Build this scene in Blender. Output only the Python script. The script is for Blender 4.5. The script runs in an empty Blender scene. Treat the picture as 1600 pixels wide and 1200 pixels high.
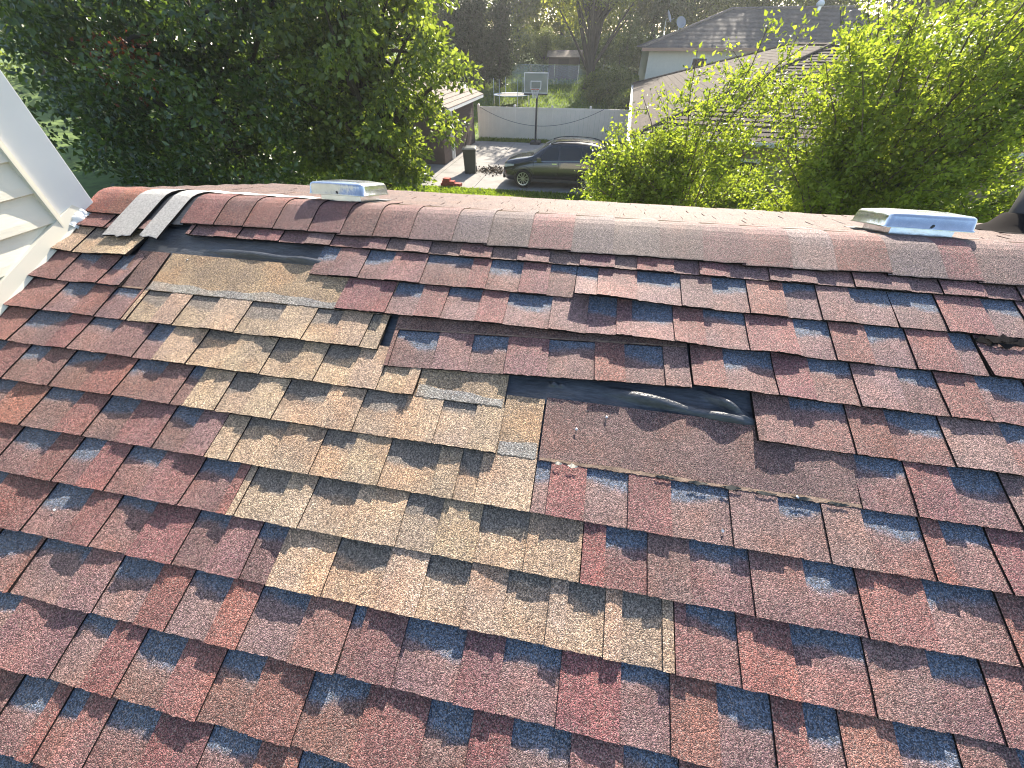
import bpy, math, random
import numpy as np
from mathutils import Vector, Matrix

# ------------------------------------------------------------------ camera, sky, sun, exposure
sc = bpy.context.scene
COL = sc.collection
R = math.radians
cam_d = bpy.data.cameras.new('camera'); cam = bpy.data.objects.new('camera', cam_d); COL.objects.link(cam)
cam.location = (0, -1.652, 4.70)
cam.rotation_euler = (R(90 - 42.19), 0, R(10.51))
cam_d.sensor_width = 36; cam_d.lens = 588 / 1600 * 36
cam_d.clip_start = 0.02; cam_d.clip_end = 1000
sc.camera = cam

SUN_EL, SUN_AZ = 34.2, 9.0            # azimuth measured from +y (beyond the ridge) towards +x
world = bpy.data.worlds.new('World'); sc.world = world; world.use_nodes = True
wn = world.node_tree.nodes; wl = world.node_tree.links
bg = wn['Background']
sky = wn.new('ShaderNodeTexSky'); sky.sky_type = 'NISHITA'; sky.sun_disc = False
sky.sun_elevation = R(SUN_EL); sky.sun_rotation = R(SUN_AZ); sky.air_density = 1.0; sky.dust_density = 1.6
wl.new(sky.outputs[0], bg.inputs[0]); bg.inputs[1].default_value = 0.098
S = Vector((math.sin(R(SUN_AZ)) * math.cos(R(SUN_EL)), math.cos(R(SUN_AZ)) * math.cos(R(SUN_EL)), math.sin(R(SUN_EL))))
sun_d = bpy.data.lights.new('sun', 'SUN'); sun_d.energy = 5.0; sun_d.angle = R(0.5); sun_d.color = (1.0, 0.90, 0.76)
sun = bpy.data.objects.new('sun', sun_d); COL.objects.link(sun)
sun.rotation_euler = (-S).to_track_quat('-Z', 'Y').to_euler(); sun.location = S * 60
sc.view_settings.view_transform = 'Standard'; sc.view_settings.look = 'None'
sc.view_settings.gamma = 1; sc.view_settings.use_curve_mapping = False
sc.view_settings.exposure = 1.60
sc.cycles.filter_width = 1.1
sc.cycles.max_bounces = 6; sc.cycles.transparent_max_bounces = 8

rnd = random.Random(7)
rng = np.random.default_rng(11)

# ------------------------------------------------------------------ helpers
def link(o, parent=None):
    COL.objects.link(o)
    if parent is not None: o.parent = parent
    return o

def tag(o, label=None, cat=None, group=None, kind=None):
    if label: o['label'] = label
    if cat: o['category'] = cat
    if group: o['group'] = group
    if kind: o['kind'] = kind
    return o

def thing(name, label, cat, loc=(0, 0, 0), rot=(0, 0, 0), group=None):
    o = bpy.data.objects.new(name, None); o.empty_display_size = 0.1
    link(o); o.location = loc; o.rotation_euler = rot
    return tag(o, label, cat, group)

class MB:
    """collects faces for one mesh"""
    def __init__(s): s.v = []; s.f = []; s.m = []
    def add(s, vs, fs, mi=0):
        b = len(s.v); s.v += [tuple(p) for p in vs]
        for f in fs: s.f.append(tuple(b + i for i in f)); s.m.append(mi)
        return s
    def box(s, x0, x1, y0, y1, z0, z1, mi=0, M=None):
        vs = [(x0,y0,z0),(x1,y0,z0),(x1,y1,z0),(x0,y1,z0),(x0,y0,z1),(x1,y0,z1),(x1,y1,z1),(x0,y1,z1)]
        if M is not None: vs = [tuple(M @ Vector(p)) for p in vs]
        return s.add(vs, [(0,3,2,1),(4,5,6,7),(0,1,5,4),(1,2,6,5),(2,3,7,6),(3,0,4,7)], mi)
    def tube(s, pts, radii, n=6, mi=0, caps=True):
        pts = [Vector(p) for p in pts]; b = len(s.v); up = Vector((0.31, 0.17, 0.93))
        for i, p in enumerate(pts):
            t = (pts[min(i + 1, len(pts) - 1)] - pts[max(i - 1, 0)]).normalized()
            a = t.cross(up); a = a.normalized() if a.length > 1e-4 else t.orthogonal().normalized()
            c = t.cross(a); r = radii[i] if hasattr(radii, '__len__') else radii
            for j in range(n):
                q = 2 * math.pi * j / n
                s.v.append(tuple(p + a * (r * math.cos(q)) + c * (r * math.sin(q))))
        for i in range(len(pts) - 1):
            for j in range(n):
                s.f.append((b + i*n + j, b + i*n + (j+1) % n, b + (i+1)*n + (j+1) % n, b + (i+1)*n + j)); s.m.append(mi)
        if caps:
            s.f.append(tuple(b + j for j in range(n))[::-1]); s.m.append(mi)
            k = b + (len(pts) - 1) * n; s.f.append(tuple(k + j for j in range(n))); s.m.append(mi)
        return s
    def lathe(s, prof, n=24, mi=0, axis='z', c=(0, 0, 0)):
        b = len(s.v); k = len(prof)
        for j in range(n):
            q = 2 * math.pi * j / n
            for r, h in prof:
                x, y, z = r * math.cos(q), r * math.sin(q), h
                if axis == 'y': x, y, z = r * math.cos(q), h, r * math.sin(q)
                s.v.append((x + c[0], y + c[1], z + c[2]))
        for j in range(n):
            for i in range(k - 1):
                s.f.append((b + j*k + i, b + ((j+1) % n)*k + i, b + ((j+1) % n)*k + i + 1, b + j*k + i + 1)); s.m.append(mi)
        return s
    def build(s, name, mats, parent=None, loc=None, smooth=False):
        me = bpy.data.meshes.new(name); me.from_pydata(s.v, [], s.f)
        mats = mats if isinstance(mats, (list, tuple)) else [mats]
        for m in mats: me.materials.append(m)
        if len(mats) > 1: me.polygons.foreach_set('material_index', s.m)
        if smooth: me.polygons.foreach_set('use_smooth', [True] * len(me.polygons))
        me.update()
        o = bpy.data.objects.new(name, me); link(o, parent)
        if loc is not None: o.location = loc
        return o

def fast_mesh(name, verts, faces, mat, parent=None, smooth=False):
    """verts (n,3), faces (m,k) numpy"""
    me = bpy.data.meshes.new(name); n, k = faces.shape
    me.vertices.add(len(verts)); me.vertices.foreach_set('co', np.asarray(verts, np.float32).ravel())
    me.loops.add(n * k); me.loops.foreach_set('vertex_index', faces.astype(np.int32).ravel())
    me.polygons.add(n); me.polygons.foreach_set('loop_start', np.arange(0, n * k, k, dtype=np.int32))
    me.update(calc_edges=True)
    if smooth: me.polygons.foreach_set('use_smooth', [True] * n)
    me.materials.append(mat)
    o = bpy.data.objects.new(name, me); link(o, parent)
    return o

# ------------------------------------------------------------------ materials
def nodemat(name):
    m = bpy.data.materials.new(name); m.use_nodes = True
    nt = m.node_tree; b = nt.nodes['Principled BSDF']
    return m, nt, nt.nodes, nt.links, b

def N(nt, t, **kw):
    n = nt.nodes.new(t)
    for k, v in kw.items():
        if k in ('inputs',):
            for a, c in v.items(): n.inputs[a].default_value = c
        else: setattr(n, k, v)
    return n

def mixcol(nt, fac, a, b, blend='MIX'):
    n = nt.nodes.new('ShaderNodeMix'); n.data_type = 'RGBA'; n.blend_type = blend
    for sock, val in ((n.inputs[0], fac), (n.inputs[6], a), (n.inputs[7], b)):
        if isinstance(val, (int, float)): sock.default_value = val
        elif isinstance(val, (tuple, list)): sock.default_value = tuple(val) + ((1,) if len(val) == 3 else ())
        else: nt.links.new(val, sock)
    return n.outputs[2]

def ramp(nt, fac, stops):
    n = nt.nodes.new('ShaderNodeValToRGB'); e = n.color_ramp.elements
    while len(e) < len(stops): e.new(0.5)
    for i, (p, c) in enumerate(stops):
        e[i].position = p; e[i].color = (c, c, c, 1) if isinstance(c, (int, float)) else tuple(c) + (1,)
    nt.links.new(fac, n.inputs[0]); return n.outputs[0]

def simple(name, col, rough=0.6, metal=0.0, spec=0.5, noise=0.0, nscale=8.0, bump=0.0, bscale=40.0, coat=0.0, stretch=None):
    m, nt, nd, lk, b = nodemat(name)
    b.inputs['Roughness'].default_value = rough; b.inputs['Metallic'].default_value = metal
    b.inputs['Specular IOR Level'].default_value = spec; b.inputs['Coat Weight'].default_value = coat
    if noise or bump:
        pos = nd.new('ShaderNodeNewGeometry').outputs['Position']
        if stretch:
            mp = nd.new('ShaderNodeMapping'); mp.inputs['Scale'].default_value = stretch; lk.new(pos, mp.inputs[0]); pos = mp.outputs[0]
    if noise:
        t = N(nt, 'ShaderNodeTexNoise', inputs={'Scale': nscale, 'Detail': 6.0, 'Roughness': 0.65}); lk.new(pos, t.inputs[0])
        f = ramp(nt, t.outputs[0], [(0.3, 1 - noise), (0.7, 1 + noise)])
        lk.new(mixcol(nt, 1.0, col, f, 'MULTIPLY'), b.inputs['Base Color'])
    else: b.inputs['Base Color'].default_value = tuple(col) + (1,)
    if bump:
        t2 = N(nt, 'ShaderNodeTexNoise', inputs={'Scale': bscale, 'Detail': 4.0}); lk.new(pos, t2.inputs[0])
        bp = N(nt, 'ShaderNodeBump', inputs={'Strength': bump, 'Distance': 0.01}); lk.new(t2.outputs[0], bp.inputs['Height']); lk.new(bp.outputs[0], b.inputs['Normal'])
    return m

def granule(name, band=None, band_from=0.088, far=False, bleach=None):
    """mineral granules: tint from the object colour, speckle of light and dark grains, relief by bump.
       band: colour of the factory shade band printed on the upper part of the exposed strip"""
    m, nt, nd, lk, b = nodemat(name)
    b.inputs['Roughness'].default_value = 0.72; b.inputs['Specular IOR Level'].default_value = 0.45
    pos = nd.new('ShaderNodeNewGeometry').outputs['Position']
    tint = nd.new('ShaderNodeObjectInfo').outputs['Color']
    blot = N(nt, 'ShaderNodeTexNoise', inputs={'Scale': 9.0, 'Detail': 3.0}); lk.new(pos, blot.inputs[0])
    hue = N(nt, 'ShaderNodeTexNoise', inputs={'Scale': 6.5, 'Detail': 2.0}); mp = N(nt, 'ShaderNodeMapping'); mp.inputs['Location'].default_value = (7.3, 2.1, 4.4); lk.new(pos, mp.inputs[0]); lk.new(mp.outputs[0], hue.inputs[0])
    col = mixcol(nt, 1.0, tint, ramp(nt, blot.outputs[0], [(0.32, (0.82, 0.80, 0.82)), (0.68, (1.18, 1.14, 1.08))]), 'MULTIPLY')
    col = mixcol(nt, 1.0, col, ramp(nt, hue.outputs[0], [(0.35, (0.99, 1.00, 1.05)), (0.5, (1.0, 1.0, 1.0)), (0.66, (1.09, 0.97, 0.90))]), 'MULTIPLY')
    if band is not None:
        oc = nd.new('ShaderNodeTexCoord').outputs['Object']
        sx = nd.new('ShaderNodeSeparateXYZ'); lk.new(oc, sx.inputs[0])
        nz = N(nt, 'ShaderNodeTexNoise', inputs={'Scale': 60.0, 'Detail': 3.0}); lk.new(pos, nz.inputs[0])
        ad = N(nt, 'ShaderNodeMath', operation='MULTIPLY_ADD', inputs={1: 0.022, 2: -0.011}); lk.new(nz.outputs[0], ad.inputs[0])
        nz2 = N(nt, 'ShaderNodeTexNoise', inputs={'Scale': 420.0, 'Detail': 1.0}); lk.new(pos, nz2.inputs[0])
        ad2 = N(nt, 'ShaderNodeMath', operation='MULTIPLY_ADD', inputs={1: 0.022, 2: -0.011}); lk.new(nz2.outputs[0], ad2.inputs[0])
        s1 = N(nt, 'ShaderNodeMath', operation='ADD'); lk.new(sx.outputs[1], s1.inputs[0]); lk.new(ad.outputs[0], s1.inputs[1])
        s3 = N(nt, 'ShaderNodeMath', operation='ADD'); lk.new(s1.outputs[0], s3.inputs[0]); lk.new(ad2.outputs[0], s3.inputs[1])
        # how far down the band reaches differs from strip to strip and along it
        wob = N(nt, 'ShaderNodeTexNoise', inputs={'Scale': 5.0, 'Detail': 1.0}); lk.new(pos, wob.inputs[0])
        wm = N(nt, 'ShaderNodeMapRange', inputs={1: 0.33, 2: 0.67, 3: -0.026, 4: 0.022}); lk.new(wob.outputs[0], wm.inputs[0])
        s2 = N(nt, 'ShaderNodeMath', operation='ADD'); lk.new(s3.outputs[0], s2.inputs[0]); lk.new(wm.outputs[0], s2.inputs[1])
        mr = N(nt, 'ShaderNodeMapRange', inputs={1: band_from - 0.006, 2: band_from + 0.010}); lk.new(s2.outputs[0], mr.inputs[0])
        # a paler, weathered fringe just below the band
        mr2 = N(nt, 'ShaderNodeMapRange', inputs={1: band_from - 0.035, 2: band_from - 0.004, 3: 0.0, 4: 0.22}); lk.new(s2.outputs[0], mr2.inputs[0])
        if bleach: col = mixcol(nt, mr2.outputs[0], col, bleach)
        col = mixcol(nt, mr.outputs[0], col, band)
    v = N(nt, 'ShaderNodeTexVoronoi', inputs={'Scale': 460.0, 'Randomness': 1.0}); lk.new(pos, v.inputs[0])
    sep = nd.new('ShaderNodeSeparateColor'); lk.new(v.outputs['Color'], sep.inputs[0])
    spk = ramp(nt, sep.outputs[0], [(0.0, 0.26), (0.30, 0.52), (0.55, 0.94), (0.8, 1.5), (1.0, 2.35)])
    col2 = mixcol(nt, 1.0, col, spk, 'MULTIPLY')
    # a few pale and a few black grains
    pale = ramp(nt, sep.outputs[1], [(0.84, 0.0), (0.92, 0.55)])
    col3 = mixcol(nt, pale, col2, (0.44, 0.34, 0.29))
    blk = ramp(nt, sep.outputs[2], [(0.84, 0.0), (0.92, 0.6)])
    col4 = mixcol(nt, blk, col3, (0.035, 0.028, 0.030))
    lk.new(col4, b.inputs['Base Color'])
    n2 = N(nt, 'ShaderNodeTexNoise', inputs={'Scale': 520.0, 'Detail': 2.0}); lk.new(pos, n2.inputs[0])
    hh = N(nt, 'ShaderNodeMath', operation='SUBTRACT'); lk.new(n2.outputs[0], hh.inputs[0]); lk.new(v.outputs['Distance'], hh.inputs[1])
    bp = N(nt, 'ShaderNodeBump', inputs={'Strength': 0.75, 'Distance': 0.0022}); lk.new(hh.outputs[0], bp.inputs['Height']); lk.new(bp.outputs[0], b.inputs['Normal'])
    return m

M_TAB = granule('granules')
M_SLOT_RED = granule('granules_red_backer', band=(0.115, 0.142, 0.195), band_from=0.092, bleach=(0.28, 0.22, 0.21))
M_SLOT_TAN = granule('granules_tan_backer', band=(0.205, 0.175, 0.150), band_from=0.088)
M_FELT = simple('asphalt_felt', (0.070, 0.076, 0.088), rough=0.28, spec=0.5, noise=0.45, nscale=22, bump=0.35, bscale=70, stretch=(1, 6, 6))
M_EDGE = simple('asphalt_core', (0.018, 0.016, 0.016), rough=0.95, spec=0.08)
M_SEAL = simple('sealant_film', (0.40, 0.38, 0.33), rough=0.8, noise=0.45, nscale=60, bump=0.4, bscale=400, stretch=(0.25, 1.5, 1.5))
M_SEALR = simple('sealant_torn', (0.27, 0.19, 0.14), rough=0.85, noise=0.6, nscale=90, bump=0.5, bscale=500, stretch=(0.4, 1.5, 1.5))
M_MAT = simple('glass_mat', (0.46, 0.45, 0.44), rough=0.9, noise=0.32, nscale=120, bump=0.7, bscale=600)
M_GALV = simple('galvanised_metal', (0.74, 0.76, 0.79), rough=0.24, metal=1.0, noise=0.14, nscale=14, bump=0.30, bscale=16)
M_DKMETAL = simple('dark_metal', (0.05, 0.05, 0.055), rough=0.5, metal=0.3)
M_LEAD = simple('lead', (.20, .21, .22), rough=.6, metal=.3, noise=.2, nscale=20)
M_NAIL = simple('nail_steel', (0.62, 0.64, 0.68), rough=0.35, metal=0.9)
M_WHITE = simple('white_paint', (0.80, 0.80, 0.79), rough=0.42, noise=0.04, nscale=4)
M_SIDING = simple('cream_vinyl', (0.72, 0.69, 0.59), rough=0.45, noise=0.04, nscale=5, bump=0.08, bscale=160, stretch=(1, .15, 1))
M_CREAM2 = simple('cream_trim', (0.70, 0.67, 0.57), rough=0.45)
M_DECK = simple('plywood', (0.20, 0.14, 0.09), rough=0.85, noise=0.2, nscale=20)
M_WOODPALE = simple('torn_fibre', (0.70, 0.62, 0.50), rough=0.9, noise=0.2, nscale=200)

PAL_RED = [(0.250,0.116,0.110),(0.232,0.106,0.108),(0.264,0.126,0.108),(0.230,0.118,0.120),(0.244,0.132,0.130),(0.242,0.108,0.106)]
PAL_GREY = [(0.235,0.146,0.142),(0.225,0.130,0.126),(0.245,0.156,0.148),(0.228,0.126,0.120)]
PAL_TAN = [(0.415,0.312,0.222),(0.408,0.308,0.222),(0.424,0.322,0.230),(0.402,0.303,0.220)]
def vary(c, a=0.10):
    k = (1 + rnd.uniform(-a, a)) * (0.86 if c[0] < .3 else 0.93)
    return (c[0]*k*(1+rnd.uniform(-.03,.03)), c[1]*k*(1+rnd.uniform(-.04,.04)), c[2]*k*(1+rnd.uniform(-.05,.05)), 1)

# ------------------------------------------------------------------ ground, driveway, lawn
def sstep(a, b, x):
    t = min(1, max(0, (x - a) / (b - a))); return t * t * (3 - 2 * t)
def gz(x, y):
    return 2.5 * sstep(27.6, 44, y) + 0.02 * max(0, y - 44)

M_GRASS = simple('lawn_ground', (0.105, 0.165, 0.030), rough=0.95, noise=0.45, nscale=1.6, bump=0.8, bscale=30)
M_BLADE = None
xs = sorted(set([-300, -160, -90] + list(range(-60, 61, 4)) + [90, 160, 300]))
ys = sorted(set([-200, -80, -30, -10] + list(range(0, 70, 2)) + [80, 100, 140, 220, 400]))
g = MB(); idx = {}
for i, x in enumerate(xs):
    for j, y in enumerate(ys):
        idx[i, j] = len(g.v); g.v.append((x, y, gz(x, y)))
for i in range(len(xs) - 1):
    for j in range(len(ys) - 1):
        g.f.append((idx[i,j], idx[i+1,j], idx[i+1,j+1], idx[i,j+1])); g.m.append(0)
tag(g.build('ground', M_GRASS, smooth=True), kind='structure')

M_CONC = simple('driveway_concrete', (0.24, 0.23, 0.215), rough=0.9, noise=0.22, nscale=1.3, bump=0.25, bscale=60)
drive = MB()
rx = [-9.4, -7.1, -4.9, -2.6, -0.3, 2.0, 4.3]; ry = [15.55, 17.9, 20.3, 22.7, 25.9]
drive.box(-9.4, 4.3, 15.55, 25.9, -0.08, 0.004)
dv = drive.build('driveway', simple('driveway_joint', (0.10, 0.095, 0.085), rough=0.95)); tag(dv, kind='structure')
for i in range(len(rx) - 1):
    for j in range(len(ry) - 1):
        h = 0.030 + rnd.uniform(-.003, .003)
        MB().box(rx[i]+.012, rx[i+1]-.012, ry[j]+.012, ry[j+1]-.012, 0.0045, h).build('concrete_slab', M_CONC, dv)

# ------------------------------------------------------------------ leaf / grass materials
def leafmat(name, c1, c2, trans=0.45, tcol=None, gloss=0.35, rough=0.42):
    m, nt, nd, lk, b = nodemat(name)
    geo = nd.new('ShaderNodeNewGeometry')
    col = ramp(nt, geo.outputs['Random Per Island'], [(0.0, c1), (0.75, c2), (1.0, tuple(min(1, x * 1.35) for x in c2))])
    lk.new(col, b.inputs['Base Color']); b.inputs['Roughness'].default_value = rough; b.inputs['Specular IOR Level'].default_value = gloss
    tr = nd.new('ShaderNodeBsdfTranslucent')
    tc = mixcol(nt, 1.0, col, tcol or (1.9, 1.75, 0.7), 'MULTIPLY'); lk.new(tc, tr.inputs[0])
    mx = nd.new('ShaderNodeMixShader'); mx.inputs[0].default_value = trans
    lk.new(b.outputs[0], mx.inputs[1]); lk.new(tr.outputs[0], mx.inputs[2])
    out = nd['Material Output']; lk.new(mx.outputs[0], out.inputs[0])
    return m
L_DARK = leafmat('leaf_oak', (0.030, 0.062, 0.020), (0.075, 0.125, 0.032), 0.40, gloss=0.9, rough=0.30)  # darker oak leaf: shade of the left oak put into its colour
L_MID = leafmat('leaf_mid', (0.060, 0.100, 0.024), (0.150, 0.200, 0.045), 0.55, gloss=0.9, rough=0.32)  # brighter leaf: sunlit look of the second oak put into its colour
L_LIGHT = leafmat('leaf_pear', (0.115, 0.175, 0.030), (0.195, 0.255, 0.050), 0.60, gloss=0.4)
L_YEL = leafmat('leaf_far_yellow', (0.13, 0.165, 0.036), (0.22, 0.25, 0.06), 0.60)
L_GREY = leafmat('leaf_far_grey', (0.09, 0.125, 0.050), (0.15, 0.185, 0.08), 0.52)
L_EVER = leafmat('leaf_evergreen', (0.020, 0.036, 0.014), (0.038, 0.058, 0.020), 0.15, gloss=0.3)
L_RED = leafmat('leaf_rust', (0.10, 0.022, 0.012), (0.17, 0.05, 0.02), 0.35, tcol=(1.6, 1.0, .6))
L_GRASS = leafmat('grass_blade', (0.085, 0.145, 0.020), (0.150, 0.220, 0.036), 0.55)
M_BARK = simple('bark', (0.085, 0.068, 0.052), rough=0.95, noise=0.35, nscale=9, bump=0.7, bscale=26, stretch=(1, 1, .25))
M_BARKD = simple('bark_dark', (0.040, 0.034, 0.028), rough=0.95, noise=0.3, nscale=9, bump=0.6, bscale=26, stretch=(1, 1, .25))

def leaves_mesh(name, P, D, L, W, mat, parent, r):
    """P base points, D directions (n,3), L, W arrays -> two triangles per leaf folded at the midrib"""
    n = len(P); D = D / np.linalg.norm(D, axis=1, keepdims=True)
    A = r.normal(size=(n, 3)); Sd = np.cross(D, A); Sd /= np.linalg.norm(Sd, axis=1, keepdims=True) + 1e-9
    Nn = np.cross(Sd, D)
    L = L[:, None]; W = W[:, None]
    v = np.empty((n, 4, 3))
    v[:, 0] = P; v[:, 1] = P + D * L * .42 + Sd * W + Nn * W * .45
    v[:, 2] = P + D * L - Nn * L * 0.12; v[:, 3] = P + D * L * .42 - Sd * W + Nn * W * .45
    b = (np.arange(n) * 4)[:, None]
    f = np.concatenate([b + np.array([[0, 1, 2]]), b + np.array([[0, 2, 3]])], 0)
    return fast_mesh(name, v.reshape(-1, 3), f, mat, parent)

def bend_path(a, b, sag, r, n=5):
    a = Vector(a); b = Vector(b); out = []
    off = Vector((r.normal() * .12, r.normal() * .12, 0)) * (b - a).length
    for i in range(n):
        t = i / (n - 1); k = 4 * t * (1 - t)
        out.append(a.lerp(b, t) + off * k * .5 + Vector((0, 0, sag * k)))
    return out

def tree(name, label, base, top, centre, radii, nclump, nleaf, size, lmat, bmat, seed, clump_r=0.55, trunk_r=0.22,
         group=None, cat='tree', droop=0.25, shell=0.55, limbs=True, extra=None, zmin=None):
    """trunk with limbs running to leaf clumps spread through an ellipsoid crown"""
    r = np.random.default_rng(seed)
    root = thing(name, label, cat, base, group=group); B = Vector(base)
    C = np.array(centre) - np.array(base); Rd = np.array(radii)
    d = r.normal(size=(nclump, 3)); d /= np.linalg.norm(d, axis=1, keepdims=True)
    rad = shell + (1 - shell) * r.random(nclump) ** 0.6; rad *= 0.86 + 0.22 * np.sin(d[:, 0] * 5 + seed) * np.cos(d[:, 2] * 4 + d[:, 1] * 3)
    inner = r.random(nclump) < 0.22; rad[inner] *= r.random(inner.sum())
    K = C + d * Rd * rad[:, None]
    if zmin is not None: K[:, 2] = np.maximum(K[:, 2], zmin - base[2] + r.random(nclump) * .5)
    T = Vector(top) - B
    mb = MB(); n = 6
    path = [Vector((0, 0, -0.1)).lerp(T, i / n) + Vector((r.normal(), r.normal(), 0)) * (0.04 * T.length if 0 < i < n else 0) * .5 for i in range(n + 1)]
    mb.tube(path, [trunk_r * (1.25 if i == 0 else 1) * (1 - 0.72 * i / n) for i in range(n + 1)], 9)
    if limbs:
        order = r.permutation(nclump)
        for q in order[:min(nclump, 70)]:
            t = 0.30 + 0.68 * r.random(); i = min(int(t * n), n - 1); p0 = path[i].lerp(path[i+1], t * n - i)
            if K[q][2] < p0.z - 1.5: continue
            pts = bend_path(p0, K[q], 0.08 * (Vector(K[q]) - p0).length, r)
            r0 = trunk_r * (1 - .72 * t) * .5
            mb.tube(pts, [r0 * (1 - .85 * i / 4) + .006 for i in range(5)], 5, caps=False)
    tr = mb.build('trunk', bmat, root, smooth=True)
    ws = 0.45 + 1.1 * r.random(nclump); cnt = np.maximum(4, (nleaf * ws / ws.mean()).astype(int))
    ci = np.repeat(np.arange(nclump), cnt); m = len(ci)
    off = r.normal(size=(m, 3)); off /= np.linalg.norm(off, axis=1, keepdims=True); off *= (r.random((m, 1)) ** .55) * clump_r * (0.7 + 0.7 * ws[ci][:, None] / 1.5)
    off[:, 2] *= 0.62
    Pn = K[ci] + off - np.array([0, 0, 1]) * (np.abs(off[:, :1]) + np.abs(off[:, 1:2])) * droop * .6
    D = off * 1.2 + r.normal(size=(m, 3)) * clump_r * .8 + np.array([0, 0, -droop * clump_r])
    L = size * (0.65 + 0.7 * r.random(m))
    leaves_mesh('crown', Pn, D, L, L * (0.26 + .10 * r.random(m)), lmat, root, r)
    return root

# ------------------------------------------------------------------ the roof in front
SL = 23.265; ZR = 4.249; EXPO = 0.143; V0 = 1.62626
def VK(k): return (k + V0) * EXPO
roof = thing('house_roof', 'reddish brown shingle roof slope with tan patched shingles and bare black gaps', 'roof', (0, 0, ZR), (R(SL), 0, 0))
XL, XR = -2.188, 2.6
VEND = VK(15)

# local frame of the roof: x along the ridge, y up the slope, z out of the slope
MB().box(XL - .02, XR, -VEND, -0.10, -0.06, -0.012).build('roof_deck', M_DECK, roof)
# underlayment, rippled a little
def rippled(name, u0, u1, v0, v1, mat, amp=0.0015, z=-0.0115, n=60, m=10, seed=1, folds=()):
    r = np.random.default_rng(seed); ph = r.random(8) * 6.28
    mb = MB()
    for j in range(m + 1):
        for i in range(n + 1):
            u = u0 + (u1 - u0) * i / n; v = v0 + (v1 - v0) * j / m
            h = sum(math.sin(u * (9 + 7 * q) + v * (38 - 9 * q) + ph[q]) for q in range(4)) * amp
            for fu, fv, lu, wv, hh, tl in folds: h += hh * math.exp(-((u - fu) / lu) ** 2 - ((v - fv - tl * (u - fu)) / wv) ** 4)
            mb.v.append((u, -v, z + h))
    for j in range(m):
        for i in range(n):
            a = j * (n + 1) + i; mb.f.append((a, a + n + 1, a + n + 2, a + 1)); mb.m.append(0)
    return mb.build(name, mat, roof, smooth=True)
rippled('underlayment', XL, XR, 0.12, VEND, M_FELT, amp=0.0006, z=-0.0085, n=90, m=20, seed=3)
rippled('underlayment', -1.80, -0.90, 0.34, 0.50, M_FELT, amp=0.0016, z=-0.0035, n=120, m=40, seed=5, folds=((-1.28, .444, .14, .014, .018, .03), (-1.07, .450, .09, .012, .018, .05)))
rippled('underlayment', -0.24, 0.60, 0.78, 0.915, M_FELT, amp=0.0016, z=-0.0035, n=120, m=40, seed=9, folds=((.27, .862, .10, .016, .027, .12), (.475, .848, .045, .014, .030, .45), (.47, .886, .075, .014, .025, .06), (-.03, .848, .008, .008, .016, 0), (-.005, .850, .005, .006, .015, 0)))

TAB_T = 0.0050            # thickness of the upper layer
def prof(d):              # height of the lower layer above the deck, d = distance up from the butt
    if d <= EXPO: return 0.0098 * (1 - d / EXPO) + 0.0012
    return 0.0012 - 0.010 * (d - EXPO)

class Lift:
    """waviness of one shingle's butt edge"""
    def __init__(s, seed, u0, u1, amp=0.0022, curl=None):
        r = random.Random(seed); s.u0, s.u1 = u0, u1
        s.w = [(f * r.uniform(.75, 1.3), r.uniform(0, 6.28), a) for f, a in ((6, .9), (14, .9), (26, .75), (48, .35), (85, .18))]
        s.amp = amp; s.curl = curl or []
    def __call__(s, u, d):
        k = max(0.0, 1 - d / 0.125) ** 1.5
        h = sum(a * math.sin(f * u + p) for f, p, a in s.w) / 2.2
        h = s.amp * max(0.0, h + 0.75)
        for c, w, a in s.curl: h += a * math.exp(-((u - c) / w) ** 2)
        return h * k

def sheet(u0, u1, d0, d1, base, lift, thick, jag, r, du=0.009, dl=(0, .004, .035, .075, .11, .143, .165), off=0.0, sides=True):
    """a sheet of shingle with a slightly ragged butt; local coordinates relative to (ulocal, butt)"""
    mb = MB(); n = max(2, int((u1 - u0) / du)); ds = [d for d in dl if d0 <= d <= d1]
    if ds[0] > d0: ds = [d0] + ds
    if ds[-1] < d1: ds.append(d1)
    jg = [r.gauss(0, jag) for _ in range(n + 1)]; jz = [r.gauss(0, .00045) for _ in range(n + 1)]
    for j, d in enumerate(ds):
        for i in range(n + 1):
            u = u0 + (u1 - u0) * i / n
            k = max(0, 1 - d / .012)
            mb.v.append((u - off, d + jg[i] * k, base(d) + lift(u, d) + thick + (-0.0006 + jz[i] if d <= .005 and d0 < .01 else 0)))
    for j in range(len(ds) - 1):
        for i in range(n):
            a = j * (n + 1) + i; mb.f.append((a, a + 1, a + n + 2, a + n + 1)); mb.m.append(0)
    # butt face
    b = len(mb.v); low = thick if thick > 0 else 0.0045
    if thick == 0: low = 0.0060
    for i in range(n + 1):
        x, y, z = mb.v[i]; mb.v.append((x, y + .0004, z - low - .0002))
    for i in range(n):
        mb.f.append((b + i, b + i + 1, i + 1, i)); mb.m.append(1)
    if sides:
        for side in (0, n):
            c = len(mb.v)
            for j in range(len(ds)):
                x, y, z = mb.v[j * (n + 1) + side]; mb.v.append((x, y, z - low))
            for j in range(len(ds) - 1):
                q = (j * (n + 1) + side, (j + 1) * (n + 1) + side, c + j + 1, c + j)
                mb.f.append(q if side else q[::-1]); mb.m.append(1)
        if d1 > EXPO + .03 or thick > 0:
            c = len(mb.v); t0 = (len(ds) - 1) * (n + 1)
            for i in range(n + 1):
                x, y, z = mb.v[t0 + i]; mb.v.append((x, y, z - low))
            for i in range(n): mb.f.append((t0 + i, t0 + i + 1, c + i + 1, c + i)); mb.m.append(1)
    return mb

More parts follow.
